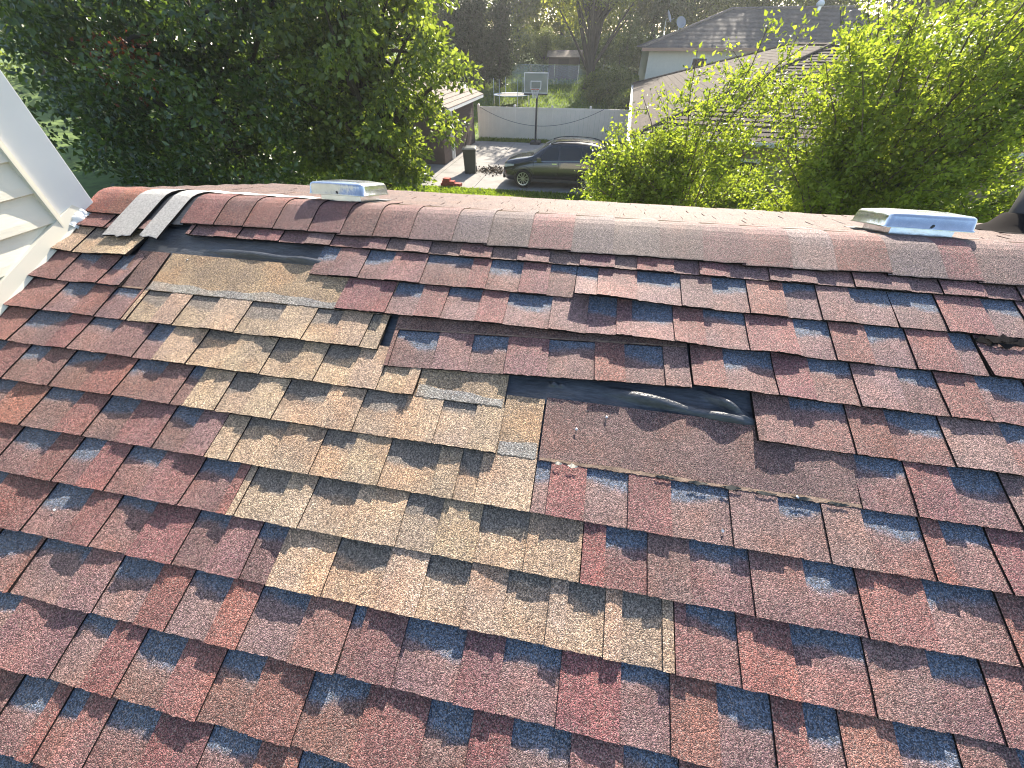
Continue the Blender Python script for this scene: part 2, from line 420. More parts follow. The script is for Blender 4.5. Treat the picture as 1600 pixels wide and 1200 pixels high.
NSH = [0]
def shingle(k, u0, u1, slots, kind='red', dv=0.0, rot=0.0, amp=0.0058, curl=None, headlap=None, lap_to=0.188, tabcols=None, label=None):
    """one laminated strip of course k: lower layer with its printed band, tabs on top, cut-outs between the tabs"""
    NSH[0] += 1; r = random.Random(NSH[0] * 31 + k); um = u0
    lift = Lift(NSH[0] * 17 + 3, u0, u1, amp, curl)
    hl = headlap is not None
    pal_s = PAL_GREY if kind == 'red' else PAL_TAN
    o = sheet(u0 + .0003, u1 - .0003, 0, EXPO + .022, prof, lift, 0, 0.0007, r, off=um).build('shingle', [M_SLOT_RED if kind == 'red' else M_SLOT_TAN, M_EDGE], roof)
    o.location = (um, -(VK(k) + dv), 0); o.rotation_euler = (0, 0, rot); o.color = vary(r.choice(pal_s))
    if label: o['label'] = label
    ss = sorted((max(a, u0), min(b, u1)) for a, b in slots if b > u0 + .004 and a < u1 - .004)
    cuts = [u0 + .0004]; tabs = []
    for a, b in ss: tabs.append((cuts[-1], a)); cuts.append(b)
    tabs.append((cuts[-1], u1 - .0004))
    for a, b in tabs:
        if b - a < .008: continue
        t = sheet(a, b, 0, EXPO + (0.0 if hl else 0.02), prof, lift, TAB_T, 0.0008, r, off=a).build('tab', [M_TAB, M_EDGE], o)
        t.location = (a - um, -0.0006, 0)
        c = r.choice(PAL_RED + PAL_RED + PAL_GREY) if kind == 'red' else r.choice(PAL_TAN)
        t.color = vary(c)
    if hl:
        h0, h1, hk = headlap
        p = sheet(h0, h1, EXPO, EXPO + lap_to, prof, lift, TAB_T, 0, r, du=.02, dl=(EXPO, .15, .17, .2, .25, .3, .36), off=h0).build('headlap', [M_TAB, M_EDGE], o)
        p.location = (h0 - um, -0.0003, 0); p.color = vary((0.20, 0.125, 0.112)) if kind == 'red' else vary((0.36, 0.265, 0.175))
        p['label'] = 'bare upper half of a %s shingle normally hidden under the next course' % ('maroon' if kind == 'red' else 'tan')
        # strip of old sealant left along the cut-outs
        mb = MB(); n = max(4, int((h1 - h0) / .008)); lo = 0.0015; wd = hk
        lowj = [lo + r.gauss(0, .0012) for _ in range(n + 1)]; ph = [r.uniform(0, 6) for _ in range(3)]; hij = [lo + wd * (0.9 + .16 * math.sin(i * .11 + ph[0]) + .10 * math.sin(i * .31 + ph[1]) + .05 * r.random()) for i in range(n + 1)]
        for i in range(n + 1):
            u = h0 + .003 + (h1 - h0 - .006) * i / n
            for dd in (lowj[i], hij[i]):
                mb.v.append((u - h0, EXPO + dd, prof(EXPO + dd) + TAB_T + .0009 + r.random() * .0006))
        for i in range(n): mb.f.append((2*i, 2*i+2, 2*i+3, 2*i+1)); mb.m.append(0)
        sl = mb.build('sealant_strip', M_TAB if kind == 'tan' else M_SEALR, o); sl.color = (0.31, 0.30, 0.275, 1); sl.location = (h0 - um, 0, 0)
    return o

def fill_slots(a, b, r):
    out = []; u = a + r.uniform(.03, .12)
    while u < b:
        w = r.uniform(.06, .14); out.append((u, u + w)); u += w + r.uniform(.09, .17)
    return out

SLOTS = {
1: [],
2: [(-0.989,-0.92),(-0.799,-0.691),(-0.559,-0.384),(-0.315,-0.197),(-0.096,-0.010),(0.002,0.072),(0.205,0.35),(0.451,0.562),(0.675,0.776),(0.874,0.985),(0.992,1.122),(1.248,1.344)],
3: [(-2.047,-1.938),(-1.847,-1.766),(-0.644,-0.538),(-0.443,-0.322),(-0.225,-0.073),(0.05,0.144),(0.193,0.324),(0.419,0.547),(0.689,0.792),(0.894,1.006),(1.123,1.189)],
4: [(-1.994,-1.865),(-1.762,-1.65),(-1.618,-1.512),(-1.421,-1.302),(-1.167,-1.025),(-0.902,-0.799),(-0.689,-0.653),(-0.576,-0.429),(-0.311,-0.194),(-0.06,0.086),(0.178,0.296),(0.471,0.612),(0.713,0.829),(0.948,1.048),(1.148,1.273)],
5: [(-2.03,-1.865),(-1.766,-1.637),(-1.492,-1.416),(-1.274,-1.139),(-0.995,-0.892),(-0.8,-0.683),(-0.583,-0.493),(0.644,0.791),(0.889,1.023),(1.167,1.256)],
6: [(-2.12,-2.04),(-1.937,-1.842),(-1.738,-1.606),(-1.474,-1.349),(-1.249,-1.199),(-1.085,-0.986),(-0.882,-0.737),(-0.614,-0.474),(-0.358,-0.251),(0.785,0.906),(1.008,1.125)],
7: [(-1.962,-1.872),(-1.73,-1.591),(-1.485,-1.366),(-1.228,-1.128),(-0.958,-0.823),(-0.694,-0.592),(-0.482,-0.328),(-0.263,-0.202),(-0.042,-0.006),(0.093,0.206),(0.316,0.464),(0.583,0.687),(0.778,0.908),(0.952,1.052)],
8: [(-2.1,-1.98),(-1.725,-1.574),(-1.484,-1.398),(-1.3,-1.176),(-1.04,-0.919),(-0.862,-0.748),(-0.664,-0.531),(-0.386,-0.283),(-0.173,-0.044),(0.155,0.259),(0.36,0.501),(0.623,0.738),(0.881,1.029)],
9: [(-2.05,-1.95),(-1.75,-1.658),(-1.476,-1.34),(-1.239,-1.115),(-0.976,-0.874),(-0.774,-0.697),(-0.539,-0.393),(-0.286,-0.173),(-0.077,0.03),(0.074,0.164),(0.203,0.296),(0.35,0.461),(0.577,0.727),(0.852,0.957)],
10: [(-2.0,-1.9),(-1.78,-1.66),(-1.554,-1.411),(-1.398,-1.239),(-1.132,-1.004),(-0.908,-0.791),(-0.703,-0.567),(-0.444,-0.413),(-0.304,-0.155),(-0.06,0.073),(0.207,0.313),(0.411,0.521),(0.585,0.653),(0.758,0.871),(0.978,1.062)],
11: [(-1.95,-1.82),(-1.7,-1.58),(-1.449,-1.356),(-1.15,-1.054),(-0.962,-0.843),(-0.732,-0.624),(-0.496,-0.353),(-0.207,-0.107),(-0.017,0.11),(0.219,0.331),(0.446,0.543)],
12: [(-2.0,-1.88),(-1.7,-1.6),(-1.48,-1.36),(-1.226,-1.123),(-1.081,-1.028),(-0.954,-0.829),(-0.693,-0.567),(-0.468,-0.355)],
13: [(-1.192,-1.082)], 14: [], 15: []}
ends = {1: -2.188, 2: 1.40, 3: 1.25, 4: 1.35, 5: 1.34, 6: 1.2, 7: 1.13, 8: 1.1, 9: 1.05, 10: 1.1, 11: .6, 12: -.3, 13: -1.0, 14: -2.18, 15: -2.18}
for k in SLOTS:
    rr = random.Random(100 + k); SLOTS[k] = SLOTS[k] + fill_slots(ends[k], XR, rr)

def run(k, a, b, kind='red', **kw):
    """a run of red shingles of about a metre each, joints at tab edges"""
    edges = [a]; ss = sorted(SLOTS[k]); rr = random.Random(k * 7 + 1)
    while b - edges[-1] > 1.25:
        tgt = edges[-1] + rr.uniform(.85, 1.02)
        c = min((s[rr.choice((0, 1))] for s in ss), key=lambda q: abs(q - tgt), default=tgt)
        if c <= edges[-1] + .3: c = tgt
        edges.append(c)
    edges.append(b)
    for p, q in zip(edges[:-1], edges[1:]): shingle(k, p, q, SLOTS[k], kind, **kw)

# course 1 right under the ridge caps
run(1, -1.62, XR, amp=.0012)
shingle(1, XL + .005, -1.80, [(-2.02, -1.95)], 'red', curl=[(-1.9, .1, .004)], label='short maroon shingle tucked under the torn ridge cap by the wall')
# course 2
shingle(2, XL + .005, -1.80, [(-2.08, -1.99)], 'tan', curl=[(-1.86, .09, .010), (-2.15, .08, .005)], label='curled tan shingle end beside the siding wall')
shingle(2, -0.997, -0.004, SLOTS[2], amp=.0026)
shingle(2, -0.002, 0.99, SLOTS[2], amp=.002, curl=[(0.05, .25, .026)], label='lifted shingle whose left corner curls up')
run(2, 0.992, XR)
# course 3
shingle(3, XL + .005, -1.742, SLOTS[3])
shingle(3, -0.835, 0.05, SLOTS[3], amp=.003, curl=[(-.30, .35, .010)])
shingle(3, 0.05, 1.187, SLOTS[3], amp=.0022, curl=[(.20, .24, .019), (.62, .08, .010)])
shingle(3, 1.189, XR - .4, SLOTS[3], label='greenish stained shingle under the torn dark scrap'); shingle(3, XR - .4, XR, SLOTS[3])
# course 4: red, tan, the slipped one, red
shingle(4, XL + .005, -1.639, SLOTS[4], headlap=(-1.79, -1.642, .006))
shingle(4, -1.636, -0.626, SLOTS[4], 'tan', headlap=(-1.630, -0.64, .036), label='tan replacement shingle with bare sealant along its top')
shingle(4, -0.585, 0.375, [(a + .005, b + .005) for a, b in SLOTS[4]], dv=0.0545, rot=R(2.9), amp=.0022, curl=[(.15, .25, .008)], headlap=(-.585, .375, .004), lap_to=.06,
        label='slipped maroon shingle sagging askew to the left')
shingle(4, 0.3752, 1.15, SLOTS[4], curl=[(.45, .16, .012)]); run(4, 1.152, XR)
# course 5
run(5, XL + .005, -1.412)
shingle(5, -1.41, -0.457, SLOTS[5], 'tan')
shingle(5, 0.545, 1.32, SLOTS[5]); run(5, 1.322, XR)
# course 6
run(6, XL + .005, -1.201)
shingle(6, -1.199, -0.166, SLOTS[6], 'tan', headlap=(-.455, -.172, .034), label='tan shingle with a grey sealant patch bared at its right end')
shingle(6, 0.783, XR - .8, SLOTS[6]); shingle(6, XR - .8, XR, SLOTS[6])
# course 7
run(7, XL + .005, -1.036)
shingle(7, -1.034, -0.048, SLOTS[7], 'tan', headlap=(-.167, -.05, .040))
shingle(7, -0.046, 0.79, SLOTS[7], headlap=(-.044, .79, .010), lap_to=.196, label='maroon shingle below the bare gap with its upper half exposed')
run(7, 0.79, XR)
# course 8, 9
run(8, XL + .005, -0.886); shingle(8, -0.884, 0.096, SLOTS[8], 'tan'); run(8, 0.098, XR)
run(9, XL + .005, -0.695); shingle(9, -0.693, 0.321, SLOTS[9], 'tan', label='lowest tan replacement shingle'); run(9, 0.323, XR)
for k in range(10, 16): run(k, XL + .005, XR)

# nails and torn scraps in the bare gaps
def nail(u, v, h=.004):
    o = MB().lathe([(0, .0016), (.0036, .0014), (.0040, .0004), (.0038, 0), (.0012, -.001), (.0012, -.012)], 12).build('nail', M_NAIL, roof, smooth=True)
    o.location = (u, -v, h); o.rotation_euler = (R(rnd.uniform(-14, 14)), R(rnd.uniform(-14, 14)), 0)
nail(.135, .935, .0085); nail(.052, .985, .0095); nail(-1.545, .50, .0045); nail(.79 - .16, 1.086, .011)
def scrap(name, u, v, L, W, z, mat, seed):
    r = random.Random(seed); mb = MB(); n = 8
    top = [(u + L * (i / n - .5), -v + W * .5 * (0.4 + r.random()) * math.sin(math.pi * (i + .6) / (n + 1.2)), z + r.random() * .003) for i in range(n + 1)]
    bot = [(u + L * (i / n - .5), -v - W * .5 * (0.4 + r.random()) * math.sin(math.pi * (i + .6) / (n + 1.2)), z + r.random() * .002) for i in range(n + 1)]
    mb.v = top + bot + [(x, y, zz - .002) for x, y, zz in bot]
    for i in range(n):
        mb.f += [(n + 1 + i, n + 2 + i, i + 1, i), (2*n + 2 + i, 2*n + 3 + i, n + 2 + i, n + 1 + i)]; mb.m += [0, 0]
    return mb.build(name, mat, roof)
scrap('torn_fibre', .012, 1.093, .020, .010, .0135, M_WOODPALE, 2); scrap('torn_fibre', .052, 1.094, .028, .011, .0135, M_WOODPALE, 4)
for i in range(6): scrap('tar_blot', .30 + i * .085, 1.087 + .001 * (i % 2), .05, .010, .0098, simple('tar_%d' % i, (0.055, 0.055, 0.048), rough=.7) if i == 0 else bpy.data.materials['tar_0'], 20 + i)
for i, (u, v) in enumerate([(1.225, .537), (1.265, .545), (1.32, .540), (1.38, .536), (1.245, .534)]): scrap('torn_felt', u, v, .085, .030, .0125 + .0015 * i, M_EDGE, 40 + i)
scrap('white_fleck', -1.42, 1.52 - .07, .012, .006, .012, M_WHITE, 51)
scrap('white_fleck', .44, 1.20, .008, .008, .0135, M_NAIL, 52)

# ------------------------------------------------------------------ ridge caps
MI = Matrix.Translation((0, 0, ZR)) @ Matrix.Rotation(R(SL), 4, 'X'); MINV = MI.inverted()
BACK = 13.0
BEND_V = 0.150
BEND = MI @ Vector((0, -BEND_V, 0.012))           # world y,z of the bend line
def back_pt(x, l, h):                              # point on the back slope, l metres beyond the bend
    b = R(BACK); return Vector((x, BEND.y + l * math.cos(b) + h * math.sin(b), BEND.z - l * math.sin(b) + h * math.cos(b)))
def cap_profile(front, back, h, butt_h=0.0185):
    """polyline (y,z in roof-local) from the front butt over the bend to the back"""
    pts = [(-front, butt_h + h), (-(front - .004), butt_h + h + .0006), (-(front - .07), butt_h + h + .0022)]
    a = Vector((0, -(BEND_V + .058), .0215 + h)); c = MINV @ back_pt(0, .065, .006 + h); m = Vector((0, -BEND_V + .004, .0245 + h))
    for t in (0.0, .25, .5, .75, 1.0):
        q = a.lerp(m, t).lerp(m.lerp(c, t), t); pts.append((q.y, q.z))
    for l in (.10, back):
        c = MINV @ back_pt(0, l, .004 + h); pts.append((c.y, c.z))
    return pts

def ridge_cap(u0, u1, front, back, mat, col, h0, h1, name='ridge_cap', label=None, jag=.001, seed=0, skew=0.0, thick=.0060):
    r = random.Random(seed); mb = MB(); n = max(3, int((u1 - u0) / .02)); k = None
    for i in range(n + 1):
        t = i / n; pr = cap_profile(front + r.gauss(0, jag), back, h0 + (h1 - h0) * t); k = len(pr)
        for j, (y, z) in enumerate(pr): mb.v.append((u0 + (u1 - u0) * t + skew * (y + .15), y, z))
    for i in range(n):
        for j in range(k - 1):
            a = i * k + j; mb.f.append((a, a + k, a + k + 1, a + 1)); mb.m.append(0)
    b = len(mb.v)
    for i in range(n + 1):
        x, y, z = mb.v[i * k]; mb.v.append((x, y + .0005, z - thick))
    for i in range(n): mb.f.append((b + i, b + i + 1, (i + 1) * k, i * k)); mb.m.append(1)
    for side in (0, n):
        c = len(mb.v)
        for j in range(k):
            x, y, z = mb.v[side * k + j]; mb.v.append((x, y, z - thick))
        for j in range(k - 1):
            q = (side * k + j, side * k + j + 1, c + j + 1, c + j); mb.f.append(q if side == 0 else q[::-1]); mb.m.append(1)
    o = mb.build(name, [mat, M_EDGE], roof); o.color = col
    if label: o['label'] = label
    return o

caps = [-2.185, -2.060, -1.985]
joints = [-1.674, -1.525, -1.389, -1.252, -1.096, -0.955, -0.818, -0.668, -0.497, -0.358, -0.203, -0.046, 0.102, 0.263, 0.411, 0.55, 0.696, 0.833, 0.996, 1.153, 1.252, 1.40, 1.55, 1.70, 1.86, 2.02, 2.18, 2.34, 2.5]
CAPC = [(0.215,0.100,0.088),(0.195,0.098,0.094),(0.180,0.108,0.110),(0.205,0.148,0.146),(0.165,0.122,0.128),(0.185,0.088,0.088)]
for i, (a, b) in enumerate(zip(caps[:-1], caps[1:])):
    ridge_cap(a, b + .015, .300, .17, M_TAB, vary((0.25, 0.095, 0.065)), .004, .0, seed=i)
for i, (a, b) in enumerate(zip(joints[:-1], joints[1:])):
    c = CAPC[rnd.randrange(len(CAPC))] if a > -.9 else rnd.choice(CAPC[:2])
    ridge_cap(a, b + .012, .318 + rnd.uniform(-.004, .006), .16 + rnd.uniform(-.01, .01), M_TAB, vary(c, .17), .0, .0040 + rnd.uniform(0, .001), seed=50 + i, label='first ridge cap right of the torn strips' if i == 0 else None)
# torn caps showing the pale mat
ridge_cap(-1.955, -1.815, .425, .10, M_MAT, (1, 1, 1, 1), .006, .010, name='torn_cap', label='wide torn ridge cap showing its grey mat', jag=.004, seed=91, skew=.10)
ridge_cap(-1.775, -1.690, .420, .10, M_MAT, (1, 1, 1, 1), .010, .006, name='torn_cap', label='narrow torn ridge cap strip showing its grey mat', jag=.004, seed=92, skew=.10)
ridge_cap(-1.985, -1.66, .330, .15, M_FELT, (1, 1, 1, 1), -.004, -.004, name='underlayment', seed=93)
# tarred metal sheet lying along the ridge left of the vent
mb = MB(); n = 14
for i in range(n + 1):
    u = -1.72 + .56 * i / n
    for l, h in ((.045, .012), (.105, .014)):
        q = MINV @ back_pt(u, l + .004 * math.sin(i), h + .002 * math.sin(i * 1.7)); mb.v.append(tuple(q))
for i in range(n): mb.f.append((2*i, 2*i+2, 2*i+3, 2*i+1)); mb.m.append(0)
mb.build('flashing_sheet', M_WHITE, roof)

# back slope: deck and shingle courses beyond the ridge
BLEN = 1.06
mb = MB()
for (l0, l1, h0, h1) in ((.02, BLEN, -.03, -.012),):
    q = [MINV @ back_pt(x, l, h) for x in (XL - .02, XR) for l in (l0, l1) for h in (h0, h1)]
    mb.add(q, [(0,1,3,2),(4,6,7,5),(1,5,7,3),(0,2,6,4),(2,3,7,6),(0,4,5,1)])
mb.build('roof_deck', M_DECK, roof)
rb = random.Random(5); mb = MB(); mi = []
ncol = 6
for c in range(8):
    l1 = BLEN + .012 - c * .132; l0 = max(.06, l1 - .15); u = XL - .1 - rb.random() * .1
    while u < XR:
        w = rb.uniform(.07, .17); a, b2 = max(u, XL), min(u + w - .002, XR)
        if b2 > a + .01:
            hh = .0035 + rb.choice((0, .002)) + rb.uniform(0, .001)
            pts = [back_pt(a, l1, hh + .004), back_pt(b2, l1, hh + .004), back_pt(b2, l0, -.002), back_pt(a, l0, -.002), back_pt(a, l1, -.004), back_pt(b2, l1, -.004)]
            mb.add([MINV @ p for p in pts], [(0, 1, 2, 3), (4, 5, 1, 0), (4, 0, 3), (1, 5, 2)], 0)
        u += w
o = mb.build('back_shingles', M_TAB, roof); o.color = (0.135, 0.090, 0.078, 1); o['kind'] = 'stuff'

# gable end and back fascia, house walls below so the roof stands on something
mb = MB(); hw = [(-5.5, 2.6)]
house_wall = thing('house_wall', 'pale wall of the house below the shingle roof', 'wall', (0, 0, 0))
MB().box(XL - .3, XR - .3, .55, .68, 0, BEND.z - .36).build('wall', M_SIDING, house_wall)

# ------------------------------------------------------------------ siding wall on the left
wall = thing('siding_wall', 'cream clapboard wall with a wide white corner board at the left edge', 'wall', (-2.19, -1.6, 3.2))
WO = Vector((-2.19, -1.6, 3.2))
def wbox(name, x0, x1, y0, y1, z0, z1, mat, parent=wall):
    return MB().box(x0 - WO.x, x1 - WO.x, y0 - WO.y, y1 - WO.y, z0 - WO.z, z1 - WO.z).build(name, mat, parent)
wbox('sheathing', -2.45, -2.205, -3.3, -.245, 2.4, 6.2, M_DECK)
lap = 0.1115; z = 4.138 - lap * 13
rw = random.Random(3)
while z < 6.1:
    mb = MB(); n = 24
    ph = rw.uniform(0, 6); am = rw.uniform(.0008, .0018)
    prf = [(0.000, -.012), (0.0, .010), (.004, .0155), (.030, .0135), (.085, .0045), (lap + .004, .002)]
    for i in range(n + 1):
        y = -3.3 + (3.3 - .388) * i / n
        wv = am * math.sin(y * 7 + ph) + am * .6 * math.sin(y * 17 + ph * 2)
        for hz, dx in prf: mb.v.append((-2.2 + dx + (wv if hz > 0 else 0) - WO.x, y - WO.y, z + hz - WO.z))
    k = len(prf)
    for i in range(n):
        for j in range(k - 1):
            a = i * k + j; mb.f.append((a, a + k, a + k + 1, a + 1)); mb.m.append(0)
    mb.build('siding_plank', M_SIDING, wall, smooth=False)
    z += lap
mb = MB(); q = [(-2.206, -.375), (-2.189, -.375), (-2.162, -.237), (-2.162, -.235), (-2.206, -.235)]
for zz_ in (2.6, 6.2): mb.v += [(x - WO.x, y - WO.y, zz_ - WO.z) for x, y in q]
for a in range(5): mb.f.append((a, (a + 1) % 5, (a + 1) % 5 + 5, a + 5)); mb.m.append(0)
mb.f += [(4, 3, 2, 1, 0), (5, 6, 7, 8, 9)]; mb.m += [0, 0]
mb.build('corner_board', M_WHITE, wall)
wbox('corner_return', -2.45, -2.206, -.245, -.235, 2.6, 6.2, M_WHITE)
wbox('trim_channel', -2.204, -2.176, -.396, -.3755, 2.6, 6.2, M_CREAM2)
wbox('trim_lip', -2.1755, -2.172, -.396, -.388, 2.6, 6.2, M_CREAM2)
# flashing along the roof line
mb = MB()
for (u0, u1, h0, h1) in ((XL - .01, XL + .018, .0, .062),):
    for v in (.30, VEND):
        for p in ((u0, -v, h0 - .01), (u1 + .012, -v, h0 + .012), (u1, -v, h0 + .020), (u0 + .022, -v, h1), (u0, -v, h1 + .002)):
            mb.v.append(tuple((MI @ Vector(p)) - WO))
for j in range(4): mb.f.append((j, j + 5, j + 6, j + 1)); mb.m.append(0)
mb.build('step_flashing', M_CREAM2, wall)
# blob of white caulk where the corner board meets the roof
mb = MB(); rc = random.Random(8); n = 14
for i in range(n + 1):
    v = .30 + .09 * i / n
    for j, (du, h) in enumerate(((.0, .03), (.012, .022), (.018 + rc.uniform(-.004, .006), .010), (.024 + rc.uniform(-.006, .008), .004))):
        mb.v.append(tuple((MI @ Vector((XL + du + .012, -v, h + (.010 if v < .36 else .003) + rc.uniform(-.003, .003)))) - WO))
for i in range(n):
    for j in range(3): a = i * 4 + j; mb.f.append((a, a + 4, a + 5, a + 1)); mb.m.append(0)
mb.build('caulk', M_WHITE, wall, smooth=True)

# ------------------------------------------------------------------ roof vents
def roof_vent(label, xc, l, rotz, w=.255, dp=.25, seed=0):
    b = R(BACK); p = back_pt(xc, l, .006)
    root = thing('roof_vent', label, 'roof vent', p, group='aluminium roof vents'); root.rotation_euler = (Matrix.Rotation(-b, 4, 'X') @ Matrix.Rotation(rotz, 4, 'Z')).to_euler()
    r = random.Random(seed)
    MB().box(-w*.50, w*.50, -dp*.38, dp*.60, .0, .0022).build('flange', M_LEAD, root)
    # throat
    mb = MB(); t = .36
    mb.box(-w*t, w*t, -dp*t, dp*t, .0023, .034); mb.build('base', M_GALV, root)
    # hood with rounded rim, flared skirt and crowned, slightly dented top
    ring = []
    def rect(hx, hy, z, rr=.018, n=4):
        out = []
        for cx, cy, a0 in ((hx-rr, hy-rr, 0), (-hx+rr, hy-rr, 90), (-hx+rr, -hy+rr, 180), (hx-rr, -hy+rr, 270)):
            for i in range(n + 1):
                a = R(a0 + 90 * i / n); out.append((cx + rr*math.cos(a) + r.gauss(0, .0004), cy + rr*math.sin(a) + r.gauss(0, .0004), z + r.gauss(0, .0006)))
        return out
    levels = [rect(w*.5+.003, dp*.5+.003, .026), rect(w*.5+.004, dp*.5+.004, .0285), rect(w*.5, dp*.5, .031), rect(w*.487, dp*.487, .060), rect(w*.478, dp*.478, .067), rect(w*.45, dp*.45, .072, .016), rect(w*.25, dp*.25, .078 + r.uniform(-.001, .002), .012)]
    mb = MB(); n = len(levels[0])
    for lv in levels: mb.v += lv
    for q in range(len(levels) - 1):
        for i in range(n): mb.f.append((q*n+i, q*n+(i+1) % n, (q+1)*n+(i+1) % n, (q+1)*n+i)); mb.m.append(0)
    mb.f.append(tuple((len(levels)-1)*n + i for i in range(n))); mb.m.append(0)
    hood = mb.build('hood', M_GALV, root, smooth=True)
    for sx in (-.0, ):
        s = MB().lathe([(0, .003), (.0042, .0025), (.005, 0)], 10).build('screw', M_DKMETAL, hood); s.location = (w * .02 + sx, -dp*.4945, .038); s.rotation_euler = (R(90), 0, 0)
    return root
roof_vent('dented aluminium vent hood on the ridge left of centre', -1.035, .135, R(1), w=.25, dp=.235, seed=1)
roof_vent('dented aluminium vent hood on the ridge at the right', 1.185, .165, R(-4), w=.265, dp=.24, seed=2)

# soil pipe with lead boot at the right edge
pr = thing('vent_pipe', 'dark vent pipe with grey flashing at the far right of the ridge', 'pipe', back_pt(1.93, .62, .005), (R(-BACK), 0, 0))
MB().box(-.16, .16, -.16, .18, .0, .003).build('flashing', M_EDGE, pr)
MB().lathe([(.15, .003), (.10, .03), (.075, .07), (.062, .075)], 20).build('boot', M_EDGE, pr, smooth=True)
MB().lathe([(.058, .0), (.058, .26), (.050, .262), (.050, .02)], 20).build('pipe', M_DKMETAL, pr, smooth=True)

# ------------------------------------------------------------------ vinyl fence across the neighbour's drive
M_VINYL = simple('vinyl', (0.88, 0.81, 0.69), rough=0.5, noise=0.05, nscale=2)
FY = 26.9
fence = thing('vinyl_fence', 'off-white solid vinyl privacy fence behind the driveway', 'fence', (-2.8, FY, 0))
px = [-7.45, -5.12, -2.78, -0.44, 1.90, 4.24, 6.58]
for i, x in enumerate(px):
    po = MB().box(x + 2.8 - .064, x + 2.8 + .064, -.064, .064, 0, 1.80).build('post', M_VINYL, fence)
    c = MB(); a = x + 2.8
    c.add([(a-.075,-.075,1.801),(a+.075,-.075,1.801),(a+.075,.075,1.801),(a-.075,.075,1.801),(a-.075,-.075,1.825),(a+.075,-.075,1.825),(a+.075,.075,1.825),(a-.075,.075,1.825),(a,0,1.875)],
          [(0,3,2,1),(0,1,5,4),(1,2,6,5),(2,3,7,6),(3,0,4,7),(4,5,8),(5,6,8),(6,7,8),(7,4,8)])
    c.build('post_cap', M_VINYL, po)
for a, b in zip(px[:-1], px[1:]):
    a0, b0 = a + 2.8 + .066, b + 2.8 - .066
    MB().box(a0, b0, -.030, .030, 1.62, 1.735).build('top_rail', M_VINYL, fence)
    MB().box(a0, b0, -.030, .030, .06, .20).build('bottom_rail', M_VINYL, fence)
    n = 8; w = (b0 - a0) / n
    for i in range(n):
        MB().box(a0 + i*w + .003, a0 + (i+1)*w - .003, -.012, .012, .201, 1.619).build('board', M_VINYL, fence)

# sagging cable strung in front of the fence
pts = []
for i in range(25):
    t = i / 24; pts.append((-7.25 + t * 7.6, FY - .35, 1.72 - 0.95 * 4 * t * (1 - t) * (0.95) + .03 * t))
tag(MB().tube(pts, .013, 6).build('cable', M_DKMETAL), 'thin dark cable sagging in front of the vinyl fence', 'cable')

# strip of rough grass along the fence and on the near lawn
def grass(name, label, x0, x1, y0, y1, n, h, seed, zf=gz):
    r = np.random.default_rng(seed); P = np.c_[r.uniform(x0, x1, n), r.uniform(y0, y1, n), np.zeros(n)]
    P[:, 2] = [zf(a, b) for a, b in P[:, :2]]
    D = np.c_[r.normal(size=(n, 2)) * .45, np.ones(n)]
    L = h * (0.5 + r.random(n)); o = leaves_mesh(name, P, D, L, L * .10 + .006, L_GRASS, None, r)
    return tag(o, label, 'grass', kind='stuff')
grass('grass', 'strip of bright green lawn before the driveway', -9.5, 3.0, 13.2, 15.5, 16000, .10, 1)
grass('grass', 'rough grass growing along the foot of the vinyl fence', -7.4, 4.0, 26.0, 26.8, 5000, .13, 2)
grass('grass', 'sunlit back lawn rising beyond the vinyl fence', -16, 4, 28, 43, 22000, .16, 3)

# ------------------------------------------------------------------ garage on the left
M_BROWN = simple('brown_siding', (0.105, 0.072, 0.060), rough=0.7, noise=0.12, nscale=3)
M_ROOFG = simple('grey_brown_shingle', (0.20, 0.165, 0.14), rough=0.9, noise=0.35, nscale=6, bump=0.5, bscale=40)
M_ROOFB = simple('brown_shingle', (0.082, 0.068, 0.058), spec=0.15, rough=0.95, noise=0.30, nscale=5, bump=0.5, bscale=40)
M_ROOFD = simple('dark_shingle', (0.085, 0.080, 0.080), rough=0.9, noise=0.35, nscale=4, bump=0.5, bscale=40)
M_GLASS = simple('dark_glass', (0.02, 0.024, 0.028), rough=0.08, spec=0.6)
gar = thing('garage', 'dark brown garage half hidden behind the left tree', 'garage', (-10.2, 22.4, 0))
GO = Vector((-10.2, 22.4, 0))
def part(root, O, name, mat, *a): return MB().box(a[0]-O.x, a[1]-O.x, a[2]-O.y, a[3]-O.y, a[4]-O.z, a[5]-O.z).build(name, mat, root)
part(gar, GO, 'wall', M_BROWN, -13.0, -7.42, 19.4, 25.35, 0, 2.42)
zz = .12
while zz < 2.3:
    part(gar, GO, 'siding_plank', M_BROWN, -7.42, -7.40, 19.42, 25.30, zz, zz + .19); zz += .20
part(gar, GO, 'corner_trim', M_BROWN, -7.43, -7.385, 25.305, 25.40, 0, 2.42)
part(gar, GO, 'downspout', M_WHITE, -7.40, -7.32, 20.62, 20.70, 0, 2.36)
part(gar, GO, 'door', M_WHITE, -7.3985, -7.35, 20.95, 21.08, 0, 2.1)
rf = MB()
for q, (xa, za, xb, zb) in enumerate(((-10.2, 3.75, -6.85, 2.45), (-10.2, 3.75, -13.55, 2.45))):
    nrow = 12
    for i in range(nrow):
        t0, t1 = i / nrow, (i + 1) / nrow + .01
        x0, z0, x1, z1 = xa + (xb-xa)*t0, za + (zb-za)*t0, xa + (xb-xa)*t1, za + (zb-za)*t1
        rf.add([(x0+10.2, 18.9-22.4, z0), (x0+10.2, 25.75-22.4, z0), (x1+10.2, 25.75-22.4, z1+.03), (x1+10.2, 18.9-22.4, z1+.03), (x1+10.2, 25.75-22.4, z1-.01), (x1+10.2, 18.9-22.4, z1-.01)],
               [(0,1,2,3) if q else (3,2,1,0), (3,2,4,5)])
rf.build('roof', M_ROOFG, gar)
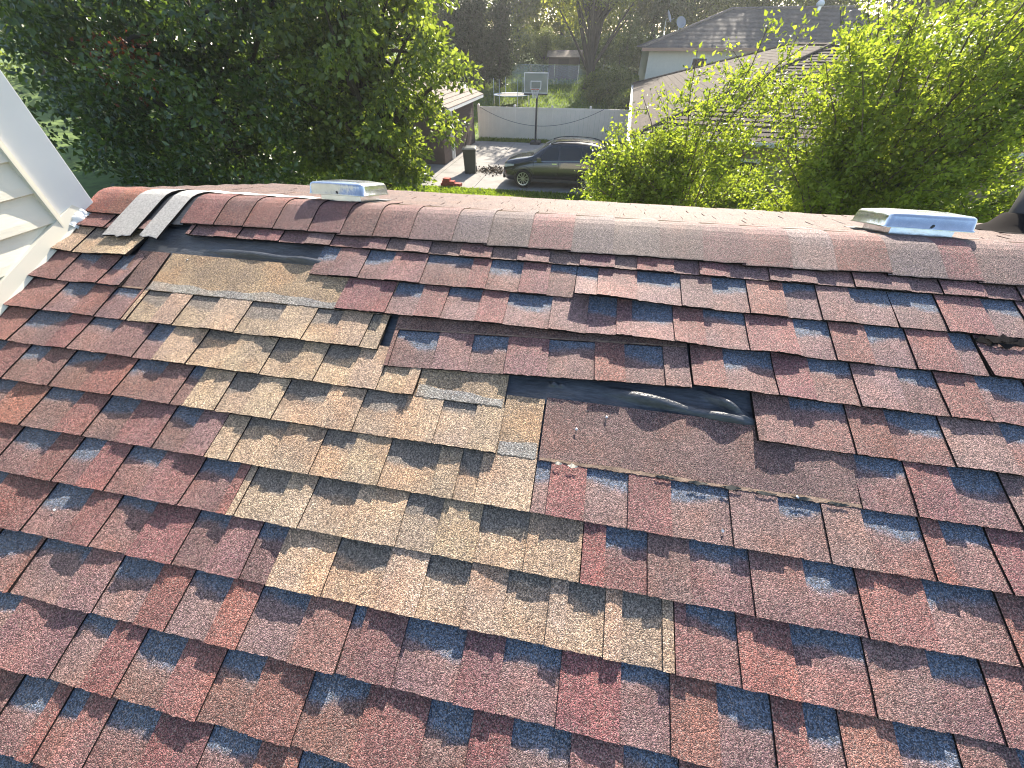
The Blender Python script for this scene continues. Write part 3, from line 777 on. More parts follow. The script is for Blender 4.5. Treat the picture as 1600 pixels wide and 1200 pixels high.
part(gar, GO, 'fascia', M_WHITE, -6.86, -6.82, 18.9, 25.75, 2.30, 2.455)
part(gar, GO, 'soffit', M_WHITE, -7.38, -6.861, 18.9, 25.75, 2.30, 2.32)

# ------------------------------------------------------------------ wheeled bin, dead branch, bricks, leaf litter
M_BIN = simple('bin_plastic', (0.018, 0.028, 0.022), rough=0.45, noise=0.1, nscale=6)
bn = thing('wheeled_bin', 'dark green wheeled rubbish bin on the driveway by the garage', 'bin', (-5.72, 18.15, .03), (0, 0, R(12)))
mb = MB(); lv = [(.24, .27, 0), (.25, .28, .04), (.285, .335, .92), (.31, .36, .925), (.31, .36, .985), (.285, .335, .985)]
for a, b, h in lv: mb.v += [(-a, -b, h), (a, -b, h), (a, b, h), (-a, b, h)]
for q in range(len(lv) - 1):
    for i in range(4): mb.f.append((q*4+i, q*4+(i+1) % 4, q*4+4+(i+1) % 4, q*4+4+i)); mb.m.append(0)
mb.build('body', M_BIN, bn)
mb = MB(); ld = [(.325, .385, .987), (.33, .39, 1.02), (.27, .31, 1.065), (.10, .12, 1.08)]
for a, b, h in ld: mb.v += [(-a, -b, h), (a, -b, h), (a, b, h), (-a, b, h)]
for q in range(3):
    for i in range(4): mb.f.append((q*4+i, q*4+(i+1) % 4, q*4+4+(i+1) % 4, q*4+4+i)); mb.m.append(0)
mb.f.append((12, 13, 14, 15)); mb.m.append(0)
mb.build('lid', M_BIN, bn)
MB().tube([(-.24, .42, .97), (.24, .42, .97)], .016, 8).build('handle', M_BIN, bn)
for sx in (-1, 1): MB().lathe([(0, -.03), (.12, -.03), (.125, 0), (.12, .03), (0, .03)], 16, axis='y').build('wheel', M_DKMETAL, bn).location = (sx * .27, .26, .125)
for o in [c for c in bn.children if c.name.startswith('wheel')]: o.rotation_euler = (0, 0, R(90))
r9 = np.random.default_rng(9); mb = MB()
for q in range(7):
    a = Vector((r9.normal() * .05, r9.normal() * .05, 0)); b = a + Vector((r9.uniform(-.45, .25), r9.uniform(-.2, .2), r9.uniform(.5, 1.0)))
    mb.tube(bend_path(a, b, .05, r9), [.014, .012, .009, .006, .003], 5)
db = mb.build('dead_branch', M_BARK); db.location = (-5.95, 18.2, 1.06); tag(db, 'dead leafless branch sticking up over the wheeled bin', 'branch')
M_BRICK = simple('red_brick', (0.36, 0.075, 0.055), rough=0.85, noise=0.2, nscale=14)
heap = [(-6.25, 0, 'leftmost red brick at the bottom of the heap by the lawn edge'), (-5.95, 0, 'middle red brick at the bottom of the heap by the lawn edge'), (-5.65, 0, 'rightmost red brick at the bottom of the heap by the lawn edge'),
        (-6.2, 1, 'left red brick in the second layer of the heap'), (-5.92, 1, 'right red brick in the second layer of the heap'), (-6.12, 2, 'topmost red brick of the heap by the lawn edge')]
for x, layer, lab in heap:
    b = MB().box(-.145, .145, -.11, .11, 0, .10).build('paving_brick', M_BRICK); b.location = (x, 15.75 + rnd.uniform(-.05, .05), .031 + layer * .102); b.rotation_euler = (0, 0, R(rnd.uniform(-14, 14)))
    tag(b, lab, 'brick', 'red bricks heaped at the lawn edge')
mb = MB(); r4 = np.random.default_rng(4); n = 420
Pq = np.c_[-4.7 + r4.normal(size=n) * .42, 18.6 + r4.normal(size=n) * .35, np.full(n, .034) + np.abs(r4.normal(size=n)) * .05]
lit = leaves_mesh('leaf_litter', Pq, r4.normal(size=(n, 3)) * np.array([1, 1, .3]), np.full(n, .12), np.full(n, .035), simple('dry_leaf', (.10, .075, .05), rough=.9), None, r4)
tag(lit, 'scatter of dry leaves and twigs on the driveway between bin and car', 'leaves', kind='stuff')

# ------------------------------------------------------------------ dark SUV
M_CAR = simple('car_paint', (0.006, 0.009, 0.013), rough=0.22, spec=0.6, coat=1.0)
M_TYRE = simple('tyre_rubber', (0.015, 0.015, 0.015), rough=0.85)
M_RIM = simple('alloy', (0.62, 0.63, 0.64), rough=0.3, metal=0.9)
M_CHROME = simple('chrome', (0.75, 0.76, 0.78), rough=0.15, metal=1.0)
M_LAMP = simple('headlamp', (0.55, 0.57, 0.6), rough=0.12, spec=0.8)
M_REDL = simple('tail_lamp', (0.35, 0.02, 0.02), rough=0.2)
CARO = (-3.72, 16.98, .03)
car = thing('parked_car', 'dark sport utility car parked sideways on the driveway', 'car', CARO)
# stations: x, half width, bottom z, shoulder z, top z, top half width
st = [(0.00,.60,.42,.62,.70,.50),(0.06,.74,.30,.70,.86,.62),(0.22,.86,.24,.78,.98,.70),(0.60,.915,.22,.84,1.05,.74),(1.05,.92,.22,.92,1.115,.76),
      (1.28,.92,.22,.97,1.17,.75),(1.62,.92,.22,1.00,1.40,.66),(1.98,.92,.22,1.02,1.59,.61),(2.40,.92,.22,1.04,1.655,.60),(3.00,.92,.22,1.06,1.665,.60),
      (3.55,.92,.22,1.08,1.63,.59),(4.00,.915,.23,1.09,1.56,.58),(4.30,.90,.26,1.08,1.36,.60),(4.52,.86,.30,1.00,1.12,.66),(4.62,.80,.36,.92,.98,.66),(4.66,.70,.44,.80,.86,.60)]
def ring(s):
    x, w, zb, zs, zt, wt = s
    half = [(w*.80, zb), (w*.97, zb+.08), (w, zb + (zs-zb)*.45), (w*.99, zs-.06), (w*.965, zs), (wt + (w*.965-wt)*.12, zs + (zt-zs)*.82), (wt*.93, zt-.012), (wt*.55, zt+.004), (0, zt+.010)]
    L = [(x, -y, z) for y, z in half]; Rr = [(x, y, z) for y, z in half[-2::-1]]
    return L + Rr
mb = MB(); k = None
for s in st:
    rg = ring(s); k = len(rg); mb.v += rg
for i in range(len(st) - 1):
    for j in range(k - 1): a = i * k + j; mb.f.append((a, a + 1, a + k + 1, a + k)); mb.m.append(0)
    mb.f.append((i*k + k - 1, i*k, (i+1)*k, (i+1)*k + k - 1)); mb.m.append(0)
mb.f.append(tuple(range(k))[::-1]); mb.m.append(0); mb.f.append(tuple((len(st)-1)*k + j for j in range(k))); mb.m.append(0)
mb.build('body', M_CAR, car, smooth=True)
def lerp_st(x):
    for a, b in zip(st[:-1], st[1:]):
        if a[0] <= x <= b[0]:
            t = (x - a[0]) / (b[0] - a[0]); return tuple(p + (q - p) * t for p, q in zip(a, b))
def side_pt(x, f, side, out=.006):
    s = lerp_st(x); x, w, zb, zs, zt, wt = s; y0, z0 = w*.965, zs; y1, z1 = wt + (w*.965-wt)*.12, zs + (zt-zs)*.82
    return (x, side * (y0 + (y1-y0)*f + out), z0 + (z1-z0)*f)
for side in (-1, 1):
    for (xa, xb, xc, xd) in ((1.42, 2.36, 2.36, 1.86), (2.42, 3.28, 3.28, 2.42), (3.34, 4.12, 3.92, 3.34)):
        n = 6; mb = MB()
        for i in range(n + 1):
            t = i / n; mb.v.append(side_pt(xa + (xb-xa)*t, .06, side)); mb.v.append(side_pt(xd + (xc-xd)*t, .93, side))
        for i in range(n): mb.f.append((2*i, 2*i+2, 2*i+3, 2*i+1)); mb.m.append(0)
        mb.build('side_window', M_GLASS, car, smooth=True)
    mb = MB(); pts = [side_pt(1.36 + (4.2-1.36)*i/12, .02, side, .012) for i in range(13)]
    mb.tube(pts, .014, 6).build('window_trim', M_CHROME, car)
    mb = MB(); pts = [(2.0 + 2.0*i/8, side*.56, [1.60,1.665,1.69,1.70,1.70,1.695,1.68,1.655,1.59][i]) for i in range(9)]
    mb.tube(pts, .020, 6).build('roof_rail', M_DKMETAL, car)
    MB().box(1.50, 1.68, side*1.0 - .09, side*1.0 + .09, 1.02, 1.16).build('mirror', M_CAR, car)
    for xh in (2.12, 3.10): MB().box(xh, xh+.20, side*.925-.018, side*.925+.018, .93, .965).build('door_handle', M_CHROME, car)
    # headlamp and tail lamp wrap the corners
    mb = MB(); a = lerp_st(.06); b = lerp_st(.5)
    mb.add([(.02, side*.58, .74), (.10, side*.80, .74), (.50, side*.915, .82), (.52, side*.905, .885), (.12, side*.775, .86), (.035, side*.56, .82)], [(0,1,4,5),(1,2,3,4)]).build('headlight', M_LAMP, car)
    mb = MB().add([(4.34, side*.90, 1.0), (4.60, side*.82, .96), (4.62, side*.80, .84), (4.36, side*.905, .86)], [(0,1,2,3)]); mb.build('tail_light', M_REDL, car)
    for xw in (.92, 3.62):
        MB().lathe([(.40, -.02), (.415, .0), (.40, .02), (.0, .02)], 28, axis='y').build('wheel_arch', M_DKMETAL, car).location = (xw, side*.925, .40)
        wh = MB().lathe([(.0, -.10), (.25, -.105), (.345, -.10), (.362, -.06), (.362, .06), (.345, .10), (.25, .105)], 32, axis='y').build('wheel', M_TYRE, car, smooth=False); wh.location = (xw, side*.88, .355)
        rim = MB().lathe([(.245, .0), (.25, -.012), (.225, -.008), (.215, .02)], 32, axis='y')
        for q in range(10):
            a = 2*math.pi*q/10; c, s_ = math.cos(a), math.sin(a); tx, tz = -s_*.018, c*.018
            rim.add([(c*.03+tx, -.004, s_*.03+tz), (c*.03-tx, -.004, s_*.03-tz), (c*.225-tx*1.2, -.010, s_*.225-tz*1.2), (c*.225+tx*1.2, -.010, s_*.225+tz*1.2)], [(0, 1, 2, 3), (3, 2, 1, 0)])
        rim.lathe([(0, -.016), (.05, -.014), (.055, .0)], 16, axis='y')
        ro = rim.build('rim', M_RIM, wh); ro.location = (0, side*.118, 0)
        if side > 0: ro.rotation_euler = (0, 0, R(180))
    for xs_ in (1.34, 2.39, 3.30): MB().box(xs_ - .006, xs_ + .006, side*.921-.004, side*.921+.004, .42, .98).build('door_seam', M_EDGE, car)
    MB().box(1.0, 3.5, side*.925-.02, side*.925+.02, .25, .36).build('sill_trim', M_DKMETAL, car)
# windscreen and rear glass, a little proud of the body
for nm, xa, xb in (('windscreen', 1.30, 1.93), ('rear_window', 4.06, 4.46)):
    mb = MB(); n = 6
    for i in range(n + 1):
        s = lerp_st(xa + (xb-xa)*i/n)
        for f in (-.9, -.5, 0, .5, .9): mb.v.append((s[0] + (-.012 if xa < 2 else .012), f*s[5]*.97, s[4] + .016 - abs(f)*.014))
    for i in range(n):
        for j in range(4): a = i*5+j; mb.f.append((a, a+1, a+6, a+5)); mb.m.append(0)
    mb.build(nm, M_GLASS, car, smooth=True)
MB().box(-.012, .05, -.50, .50, .50, .66).build('grille', M_DKMETAL, car)
MB().box(-.016, .02, -.52, .52, .665, .690).build('grille_trim', M_CHROME, car)
MB().box(.0, .10, -.70, .70, .30, .46).build('front_bumper', M_DKMETAL, car)

# ------------------------------------------------------------------ basketball hoop
M_BB = simple('acrylic', (0.30, 0.33, 0.31), rough=0.25)
M_BB.node_tree.nodes['Principled BSDF'].inputs['Alpha'].default_value = 0.55
hoop = thing('basketball_hoop', 'basketball hoop with clear backboard on a black pole before the fence', 'basketball hoop', (-3.58, 25.6, 0))
MB().tube([(0, 0, 0), (0, 0, 2.75)], .058, 10).build('pole', M_DKMETAL, hoop)
for dz in (0, .35): MB().tube([(0, 0, 2.30 + dz), (0, -.55, 2.75 + dz)], .025, 6).build('arm', M_DKMETAL, hoop)
bb = MB().box(-.64, .64, -.62, -.60, 2.62, 3.46).build('backboard', M_BB, hoop)
for a in ((-.67, .67, 3.461, 3.50), (-.67, .67, 2.58, 2.619)): MB().box(a[0], a[1], -.625, -.595, a[2], a[3]).build('frame', M_WHITE, bb)
for a in (-.67, .641): MB().box(a, a + .029, -.625, -.595, 2.62, 3.46).build('frame', M_WHITE, bb)
for a in ((-.30, .30, 3.10, 3.14), (-.30, .30, 2.76, 2.80), (-.30, -.26, 2.80, 3.10), (.26, .30, 2.80, 3.10)): MB().box(a[0], a[1], -.628, -.6205, a[2], a[3]).build('target_square', M_WHITE, bb)
MB().box(-.68, .68, -.64, -.59, 2.50, 2.579).build('edge_pad', M_DKMETAL, bb)
pts = [(.225*math.cos(2*math.pi*i/20), -.90 + .225*math.sin(2*math.pi*i/20), 2.78) for i in range(21)]
MB().tube(pts, .012, 6).build('rim', simple('rim_orange', (.45, .09, .03), rough=.5), hoop)
net = MB()
for i in range(12):
    a = 2*math.pi*i/12; b = a + .5
    for s_ in (1, -1): net.tube([(.22*math.cos(a), -.9+.22*math.sin(a), 2.77), (.16*math.cos(a+s_*.35), -.9+.16*math.sin(a+s_*.35), 2.55), (.12*math.cos(a), -.9+.12*math.sin(a), 2.38)], .006, 4)
net.build('net', M_WHITE, hoop)
MB().box(-.30, .30, -.25, .45, 0, .16).build('base', M_DKMETAL, hoop)

# ------------------------------------------------------------------ trampoline, chain link fence, shed
M_PAD = simple('blue_pad', (0.48, 0.55, 0.62), rough=0.5)
tz = gz(0, 34.5)
tr = thing('trampoline', 'round trampoline with pale blue pad and dark net beyond the fence', 'trampoline', (-6.75, 34.5, tz))
MB().lathe([(1.12, .78), (1.38, .80), (1.40, .76), (1.12, .74)], 40).build('pad', M_PAD, tr)
MB().lathe([(0, .765), (1.115, .765)], 40).build('jumping_mat', M_DKMETAL, tr)
for i in range(6):
    a = 2*math.pi*i/6; c, s_ = 1.36*math.cos(a), 1.36*math.sin(a)
    MB().tube([(c, s_, 0), (c, s_, .745)], .03, 6).build('leg', M_GALV, tr)
    MB().tube([(c*1.03, s_*1.03, .2), (c*1.03, s_*1.03, 1.75)], .02, 6).build('net_pole', M_PAD, tr)
mb = MB()
for i in range(9):
    a = -0.9 + i * .18
    mb.tube([(1.30*math.cos(a), 1.30*math.sin(a), .80), (1.36*math.cos(a), 1.36*math.sin(a), 1.05 + .1*math.sin(i)), (1.40*math.cos(a), 1.40*math.sin(a), 1.35 + .08*math.sin(i*1.7))], .006, 4)
for j in range(6): mb.tube([((1.3+.02*j)*math.cos(-.9+i*.09), (1.3+.02*j)*math.sin(-.9+i*.09), .84 + j*.09 - .02*math.sin(i)) for i in range(17)], .006, 4)
mb.build('net', M_DKMETAL, tr)
cz = lambda x: gz(x, 39.5)
cl = thing('chain_link_fence', 'grey chain link fence across the back lawn', 'fence', (-7.0, 39.5, cz(0)))
for i in range(7): MB().tube([(-5 + i*2.0, 0, 0), (-5 + i*2.0, 0, 1.35)], .028, 6).build('post', M_GALV, cl)
MB().tube([(-5, 0, 1.30), (7, 0, 1.30)], .02, 6).build('top_rail', M_GALV, cl)
mb = MB()
for i in range(120):
    x = -5 + i * .1
    for s_ in (1, -1):
        x2 = x + s_ * 1.25
        if -5 <= x2 <= 7: mb.tube([(x, 0, .05), (x2, 0, 1.3)], .003, 3, caps=False)
o = mb.build('wire_mesh', M_GALV, cl); o['kind'] = 'stuff'
shz = gz(0, 42) - .3
sh = thing('garden_shed', 'dark brown garden shed under the trees at the back', 'shed', (-3.4, 42, shz)); SO = Vector((-3.4, 42, shz))
MB().box(-1.3, 1.3, -1, 1, 0, 1.75).build('wall', M_BROWN, sh)
MB().add([(-1.5,-1.2,1.70),(1.5,-1.2,1.70),(1.5,0,2.15),(-1.5,0,2.15),(-1.5,1.2,1.70),(1.5,1.2,1.70)], [(0,1,2,3),(3,2,5,4)]).build('roof', M_ROOFG, sh)
MB().box(-.45, .45, -1.03, -1.002, .05, 1.6).build('door', simple('shed_door', (.075, .05, .042), rough=.7), sh)

# ------------------------------------------------------------------ neighbour's hip roof house on the right
def stepped_face(mb, a, b, c, d, rows, th, mi=0, jag=0.0, r=None):
    """quad a-b (eave) d-c (top) split in overlapping courses with thick butts"""
    a, b, c, d = map(Vector, (a, b, c, d)); nrm = (b - a).cross(d - a).normalized()
    for i in range(rows):
        t0, t1 = i / rows, min(1.0, (i + 1.12) / rows)
        p0, p1 = a.lerp(d, t0), b.lerp(c, t0); q0, q1 = a.lerp(d, t1), b.lerp(c, t1)
        n = max(1, int((p1 - p0).length / .45)) if r else 1
        for k in range(n):
            s0, s1 = k / n, (k + 1) / n; h = th * (1 + (r.uniform(-.5, .7) if r else 0))
            u0, u1, w0, w1 = p0.lerp(p1, s0), p0.lerp(p1, s1), q0.lerp(q1, s0), q0.lerp(q1, s1)
            mb.add([u0, u1, u1 + nrm*h, u0 + nrm*h, w1, w0], [(0, 1, 2, 3), (3, 2, 4, 5)], mi)
A = Vector((1.06, 12.1, 2.60)); B = Vector((2.20, 32.6, 2.60)); Dp = Vector((16.6, 11.3, 2.60)); Ep = Vector((17.7, 31.8, 2.6))
C1 = Vector((8.75, 20.3, 4.62)); C2 = Vector((9.15, 26.2, 4.62))
nh = thing('neighbour_house', 'low house with brown shingled hip roof behind the light green tree', 'house', (9, 21, 0)); NO = Vector((9, 21, 0))
rr = random.Random(12); mb = MB()
stepped_face(mb, A-NO, Dp-NO, C1-NO, C1-NO, 26, .030, r=rr); stepped_face(mb, B-NO, A-NO, C1-NO, C2-NO, 26, .008); stepped_face(mb, Dp-NO, Ep-NO, C2-NO, C1-NO, 26, .03); stepped_face(mb, Ep-NO, B-NO, C2-NO, C2-NO, 26, .03)
o = mb.build('roof', M_ROOFB, nh)
for p, q in ((A, C1), (Dp, C1), (B, C2), (C1, C2)):
    MB().tube([p - NO + Vector((0, 0, .03)), q - NO + Vector((0, 0, .04))], .06, 6).build('hip_cap', M_ROOFB, nh)
M_TANW = simple('tan_siding', (0.36, 0.27, 0.19), rough=.7, noise=.08, nscale=4)
nw = MB(); wz = 2.45
pts = [A + Vector((.5, .5, 0)), Dp + Vector((-.5, .5, 0)), Ep + Vector((-.5, -.5, 0)), B + Vector((.5, -.5, 0))]
for i in range(4):
    p, q = pts[i] - NO, pts[(i+1) % 4] - NO; nw.add([(p.x, p.y, 0), (q.x, q.y, 0), (q.x, q.y, wz), (p.x, p.y, wz)], [(0, 1, 2, 3)])
nw.build('wall', M_TANW, nh)
MB().add([(p - NO).to_tuple()[:2] + (wz + .03,) for p in (A, Dp, Ep, B)], [(3, 2, 1, 0)]).build('soffit', M_WHITE, nh)
for p, q in ((A, Dp), (B, A)):
    d = (q - p).normalized(); nrm = d.cross(Vector((0, 0, 1)))
    mb = MB(); pr = [(0, .02), (.0, -.10), (.075, -.10), (.11, -.03), (.115, .03), (.105, .03), (.10, -.02), (.07, -.085), (.01, -.085)]
    for e in (p, q): mb.v += [tuple(e - NO + nrm * a + Vector((0, 0, b))) for a, b in pr]
    k = len(pr)
    for j in range(k - 1): mb.f.append((j, j + k, j + k + 1, j + 1)); mb.m.append(0)
    mb.build('gutter', M_WHITE, nh)
for x0 in (3.6, 8.2, 12.4):
    y = A.y + .5 + (Dp.y - A.y) * (x0 - A.x) / (Dp.x - A.x)
    wi = MB().box(x0 - NO.x, x0 + 1.4 - NO.x, y - .07 - NO.y, y + .05 - NO.y, .9, 2.1).build('window', M_WHITE, nh)
    MB().box(x0 + .08 - NO.x, x0 + 1.32 - NO.x, y - .082 - NO.y, y - .071 - NO.y, .98, 2.02).build('pane', M_GLASS, wi)

# two storey house behind it
FO = Vector((12, 40, 0))
fh = thing('far_house', 'cream sided house with dark hip roof rising behind the brown roof', 'house', FO)
def fpart(name, mat, *a): return part(fh, FO, name, mat, *a)
fpart('wall', M_SIDING, 3.2, 21.0, 35.9, 44.0, 0, 4.42)
zz = 2.0
while zz < 4.3:
    fpart('siding_plank', M_SIDING, 3.15, 21.0, 35.875, 35.899, zz, zz + .145); zz += .15
e0 = [Vector((2.55, 35.3, 4.45)), Vector((21.6, 35.3, 4.45)), Vector((21.6, 44.6, 4.45)), Vector((2.55, 44.6, 4.45))]
r0, r1 = Vector((8.9, 39.95, 6.55)), Vector((17.0, 39.95, 6.55))
mb = MB(); E0 = [p - FO for p in e0]; r0f, r1f = r0 - FO, r1 - FO
stepped_face(mb, E0[0], E0[1], r1f, r0f, 30, .02); stepped_face(mb, E0[3], E0[0], r0f, r0f, 30, .02); stepped_face(mb, E0[1], E0[2], r1f, r1f, 30, .02); stepped_face(mb, E0[2], E0[3], r0f, r1f, 30, .02)
mb.build('roof', M_ROOFD, fh)
for p, q in ((E0[0], r0f), (r0f, r1f)): MB().tube([p + Vector((0, 0, .03)), q + Vector((0, 0, .05))], .09, 6).build('hip_cap', M_ROOFG, fh)
fpart('fascia', simple('copper_trim', (.42, .25, .17), rough=.6), 2.55, 21.6, 35.26, 35.299, 4.28, 4.45)
fpart('soffit', M_CREAM2, 2.56, 21.6, 35.3, 35.87, 4.27, 4.30)
wi = fpart('window', M_WHITE, 6.2, 7.3, 35.82, 35.87, 3.0, 3.95); MB().box(6.28-FO.x, 7.22-FO.x, 35.80-FO.y, 35.818-FO.y, 3.08, 3.87).build('pane', M_GLASS, wi)
# dish aerials and a ridge vent
def dish(label, loc, rz):
    d = thing('satellite_dish', label, 'satellite dish', loc, (0, 0, rz), group='satellite dishes on the far roof')
    MB().tube([(0, 0, -.5), (0, 0, .35), (0, -.10, .45)], .03, 6).build('mast', M_GALV, d)
    ds = MB(); ds.lathe([(0, 0), (.15, .015), (.28, .055), (.36, .10)], 20).lathe([(.36, .102), (.28, .075), (.15, .035), (0, .02)], 20)
    o = ds.build('reflector', simple('dish_grey', (.28, .30, .32), rough=.5) if 'dish_grey' not in bpy.data.materials else bpy.data.materials['dish_grey'], d, smooth=True); o.location = (0, -.1, .5); o.rotation_euler = (R(62), 0, 0)
    MB().tube([(0, -.12, .25), (0, -.55, .42)], .015, 5).build('feed_arm', M_GALV, d)
dish('satellite dish standing highest on the left hip of the far roof', (3.95, 36.6, 5.55), R(70)); dish('lower satellite dish close to the hip of the far dark roof', (5.0, 37.2, 5.25), R(20))
rv = thing('ridge_turbine', 'white round ventilator on the ridge of the far dark roof', 'roof vent', (14.6, 39.6, 6.5))
MB().lathe([(.16, -.1), (.16, .12)], 16).build('neck', M_GALV, rv); MB().lathe([(.0, .46), (.16, .42), (.27, .28), (.24, .14), (.16, .12)], 18).build('cap', M_WHITE, rv, smooth=True)

# ------------------------------------------------------------------ trees
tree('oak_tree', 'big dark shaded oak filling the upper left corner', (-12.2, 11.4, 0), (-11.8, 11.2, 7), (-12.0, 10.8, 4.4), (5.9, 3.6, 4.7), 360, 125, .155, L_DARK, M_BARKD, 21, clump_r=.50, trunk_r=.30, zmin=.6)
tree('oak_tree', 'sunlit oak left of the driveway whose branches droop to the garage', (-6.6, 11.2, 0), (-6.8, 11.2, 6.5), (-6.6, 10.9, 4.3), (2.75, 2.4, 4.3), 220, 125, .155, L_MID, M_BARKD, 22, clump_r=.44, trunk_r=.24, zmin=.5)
oak = [o for o in bpy.data.objects if o.get('label', '').startswith('big dark shaded oak')][0]; r3 = np.random.default_rng(31); n = 260
Pq = np.array((-11.9, 8.75, 4.35)) + r3.normal(size=(n, 3)) * np.array((.42, .25, .30)) - np.array(oak.location)
o = leaves_mesh('turned_leaves', Pq, r3.normal(size=(n, 3)), np.full(n, .13), np.full(n, .04), L_RED, oak, r3); o['label'] = 'spray of rust red leaves in the dark oak'
for i, (x, y, h, rx_, lab, mt) in enumerate([
    (-22, 19, 9, 4.6, 'dense tree standing behind the dark oak at the far left edge', L_DARK), (-15.5, 22, 9, 4.4, 'dense green tree behind the oaks left of the garage', L_DARK), (-28, 27, 11, 5.5, 'tall tree deep in the left background', L_MID),
    (-18.5, 31, 10, 4.8, 'tall mid green tree behind the garage', L_MID), (-17.8, 14.5, 7, 3.6, 'low dense tree beside the white corner board at far left', L_DARK), (-14.2, 14.6, 5.5, 2.6, 'bushy low tree filling the space under the dark oak', L_DARK)]):
    tree('background_tree', lab, (x, y, gz(x, y)), (x, y, h * .8), (x, y, h * .5), (rx_, rx_ * .8, h * .52), 130, 110, .24, mt, M_BARKD, 60 + i, clump_r=.95, trunk_r=.25, group='trees behind the left oaks')
tag(tree('hedge', 'dark unclipped hedge behind the oaks at the left edge', (-19, 16.5, 0), (-19, 16.5, 1.5), (-19, 16.5, 2.0), (7.5, 1.6, 2.6), 170, 130, .17, L_DARK, M_BARKD, 66, clump_r=.75, trunk_r=.06, cat='hedge', limbs=False, shell=.1))
# evergreens
for i, (x, y, h, lab) in enumerate([(-11.6, 37.5, 6.2, 'dark evergreen column beside the garage roof, leftmost of the three'), (-9.9, 38.2, 6.6, 'tall dark evergreen column in the middle of the three'), (-8.5, 38.6, 5.8, 'dark evergreen column nearest the back lawn')]):
    tree('evergreen_tree', lab, (x, y, gz(x, y)), (x, y, gz(x, y) + h * .8), (x, y, gz(x, y) + h * .5), (1.15, 1.1, h * .52), 110, 90, .17, L_EVER, M_BARKD, 70 + i, clump_r=.42, trunk_r=.12, group='dark evergreens beyond the garage', droop=.1)
# multi stemmed tree behind the fence
bz = gz(-1, 38.5)
bt = tree('maple_tree', 'large tree with forked grey trunk behind the vinyl fence', (-1.1, 38.5, bz), (-1.3, 38.3, bz + 7.5), (-1.6, 38.6, bz + 6.9), (5.2, 4, 3.4), 150, 70, .22, L_YEL, M_BARK, 81, clump_r=.8, trunk_r=.36, shell=.35)
r2 = np.random.default_rng(5); mb = MB()
for tx, ty, tz_, rr_ in ((-1.9, .3, 7.2, .20), (1.5, .2, 6.5, .22), (.5, -.4, 7.6, .16), (-3.2, .5, 5.2, .12), (2.9, .2, 4.6, .12), (3.6, -.3, 6.0, .10)):
    mb.tube(bend_path((0, 0, .5 + rr_ * 4), (tx, ty, tz_), .5, r2, 7), [rr_ * (1 - .75 * i / 6) for i in range(7)], 7)
mb.build('limb', M_BARK, bt, smooth=True)
# far tree line
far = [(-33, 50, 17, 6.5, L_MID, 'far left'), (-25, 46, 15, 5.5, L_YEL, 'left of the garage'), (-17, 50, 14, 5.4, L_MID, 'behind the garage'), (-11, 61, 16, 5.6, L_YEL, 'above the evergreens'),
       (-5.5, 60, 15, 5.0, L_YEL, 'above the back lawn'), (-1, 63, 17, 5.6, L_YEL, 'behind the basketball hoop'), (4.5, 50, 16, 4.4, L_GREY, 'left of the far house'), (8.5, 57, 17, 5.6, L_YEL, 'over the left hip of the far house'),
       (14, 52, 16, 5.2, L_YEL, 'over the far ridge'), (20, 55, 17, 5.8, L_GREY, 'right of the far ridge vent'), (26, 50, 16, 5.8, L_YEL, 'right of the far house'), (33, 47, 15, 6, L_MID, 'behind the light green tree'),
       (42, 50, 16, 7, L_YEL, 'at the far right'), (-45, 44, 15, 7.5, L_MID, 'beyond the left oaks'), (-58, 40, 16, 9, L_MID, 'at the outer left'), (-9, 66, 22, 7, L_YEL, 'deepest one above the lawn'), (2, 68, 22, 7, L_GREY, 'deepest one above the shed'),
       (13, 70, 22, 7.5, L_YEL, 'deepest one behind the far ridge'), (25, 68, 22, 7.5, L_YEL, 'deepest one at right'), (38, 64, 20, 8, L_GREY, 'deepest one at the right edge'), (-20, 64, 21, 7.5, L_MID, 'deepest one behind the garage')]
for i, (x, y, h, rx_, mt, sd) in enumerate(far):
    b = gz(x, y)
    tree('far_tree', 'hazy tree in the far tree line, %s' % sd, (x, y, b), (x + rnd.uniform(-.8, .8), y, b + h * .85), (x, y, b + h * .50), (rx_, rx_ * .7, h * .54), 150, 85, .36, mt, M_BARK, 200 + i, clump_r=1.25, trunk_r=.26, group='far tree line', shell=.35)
tag(tree('hedge', 'long wild hedge closing the gardens at the back', (0, 47, gz(0, 47)), (0, 47, gz(0, 47) + 2), (0, 47, gz(0, 47) + 1.6), (46, 1.6, 2.1), 420, 60, .26, L_GREY, M_BARK, 260, clump_r=.9, trunk_r=.08, cat='hedge', limbs=False, shell=.05))
# shrubs
for i, (x, y, h, w, mt, lab) in enumerate([(1.1, 33.6, 2.9, 1.4, L_GREY, 'grey green shrub behind the fence right of the forked tree'), (-.2, 35.6, 2.2, 1.1, L_MID, 'round shrub at the foot of the forked tree'), (2.0, 29.6, 2.6, 1.0, L_MID, 'leafy shrub between fence and brown hip roof'),
      (-13.8, 29, 3.2, 1.8, L_MID, 'shrub peeping over the garage roof'), (1.4, 36.6, 4.6, 1.0, L_GREY, 'tall grey green bush left of the far house wall'), (-5.3, 42.3, 3.4, 1.3, L_GREY, 'bush left of the garden shed')]):
    b = gz(x, y); tree('shrub', lab, (x, y, b), (x, y, b + h * .6), (x, y, b + h * .52), (w, w * .8, h * .5), 60, 90, .13, mt, M_BARK, 300 + i, clump_r=.36, trunk_r=.05, cat='shrub', group='shrubs in the back gardens')

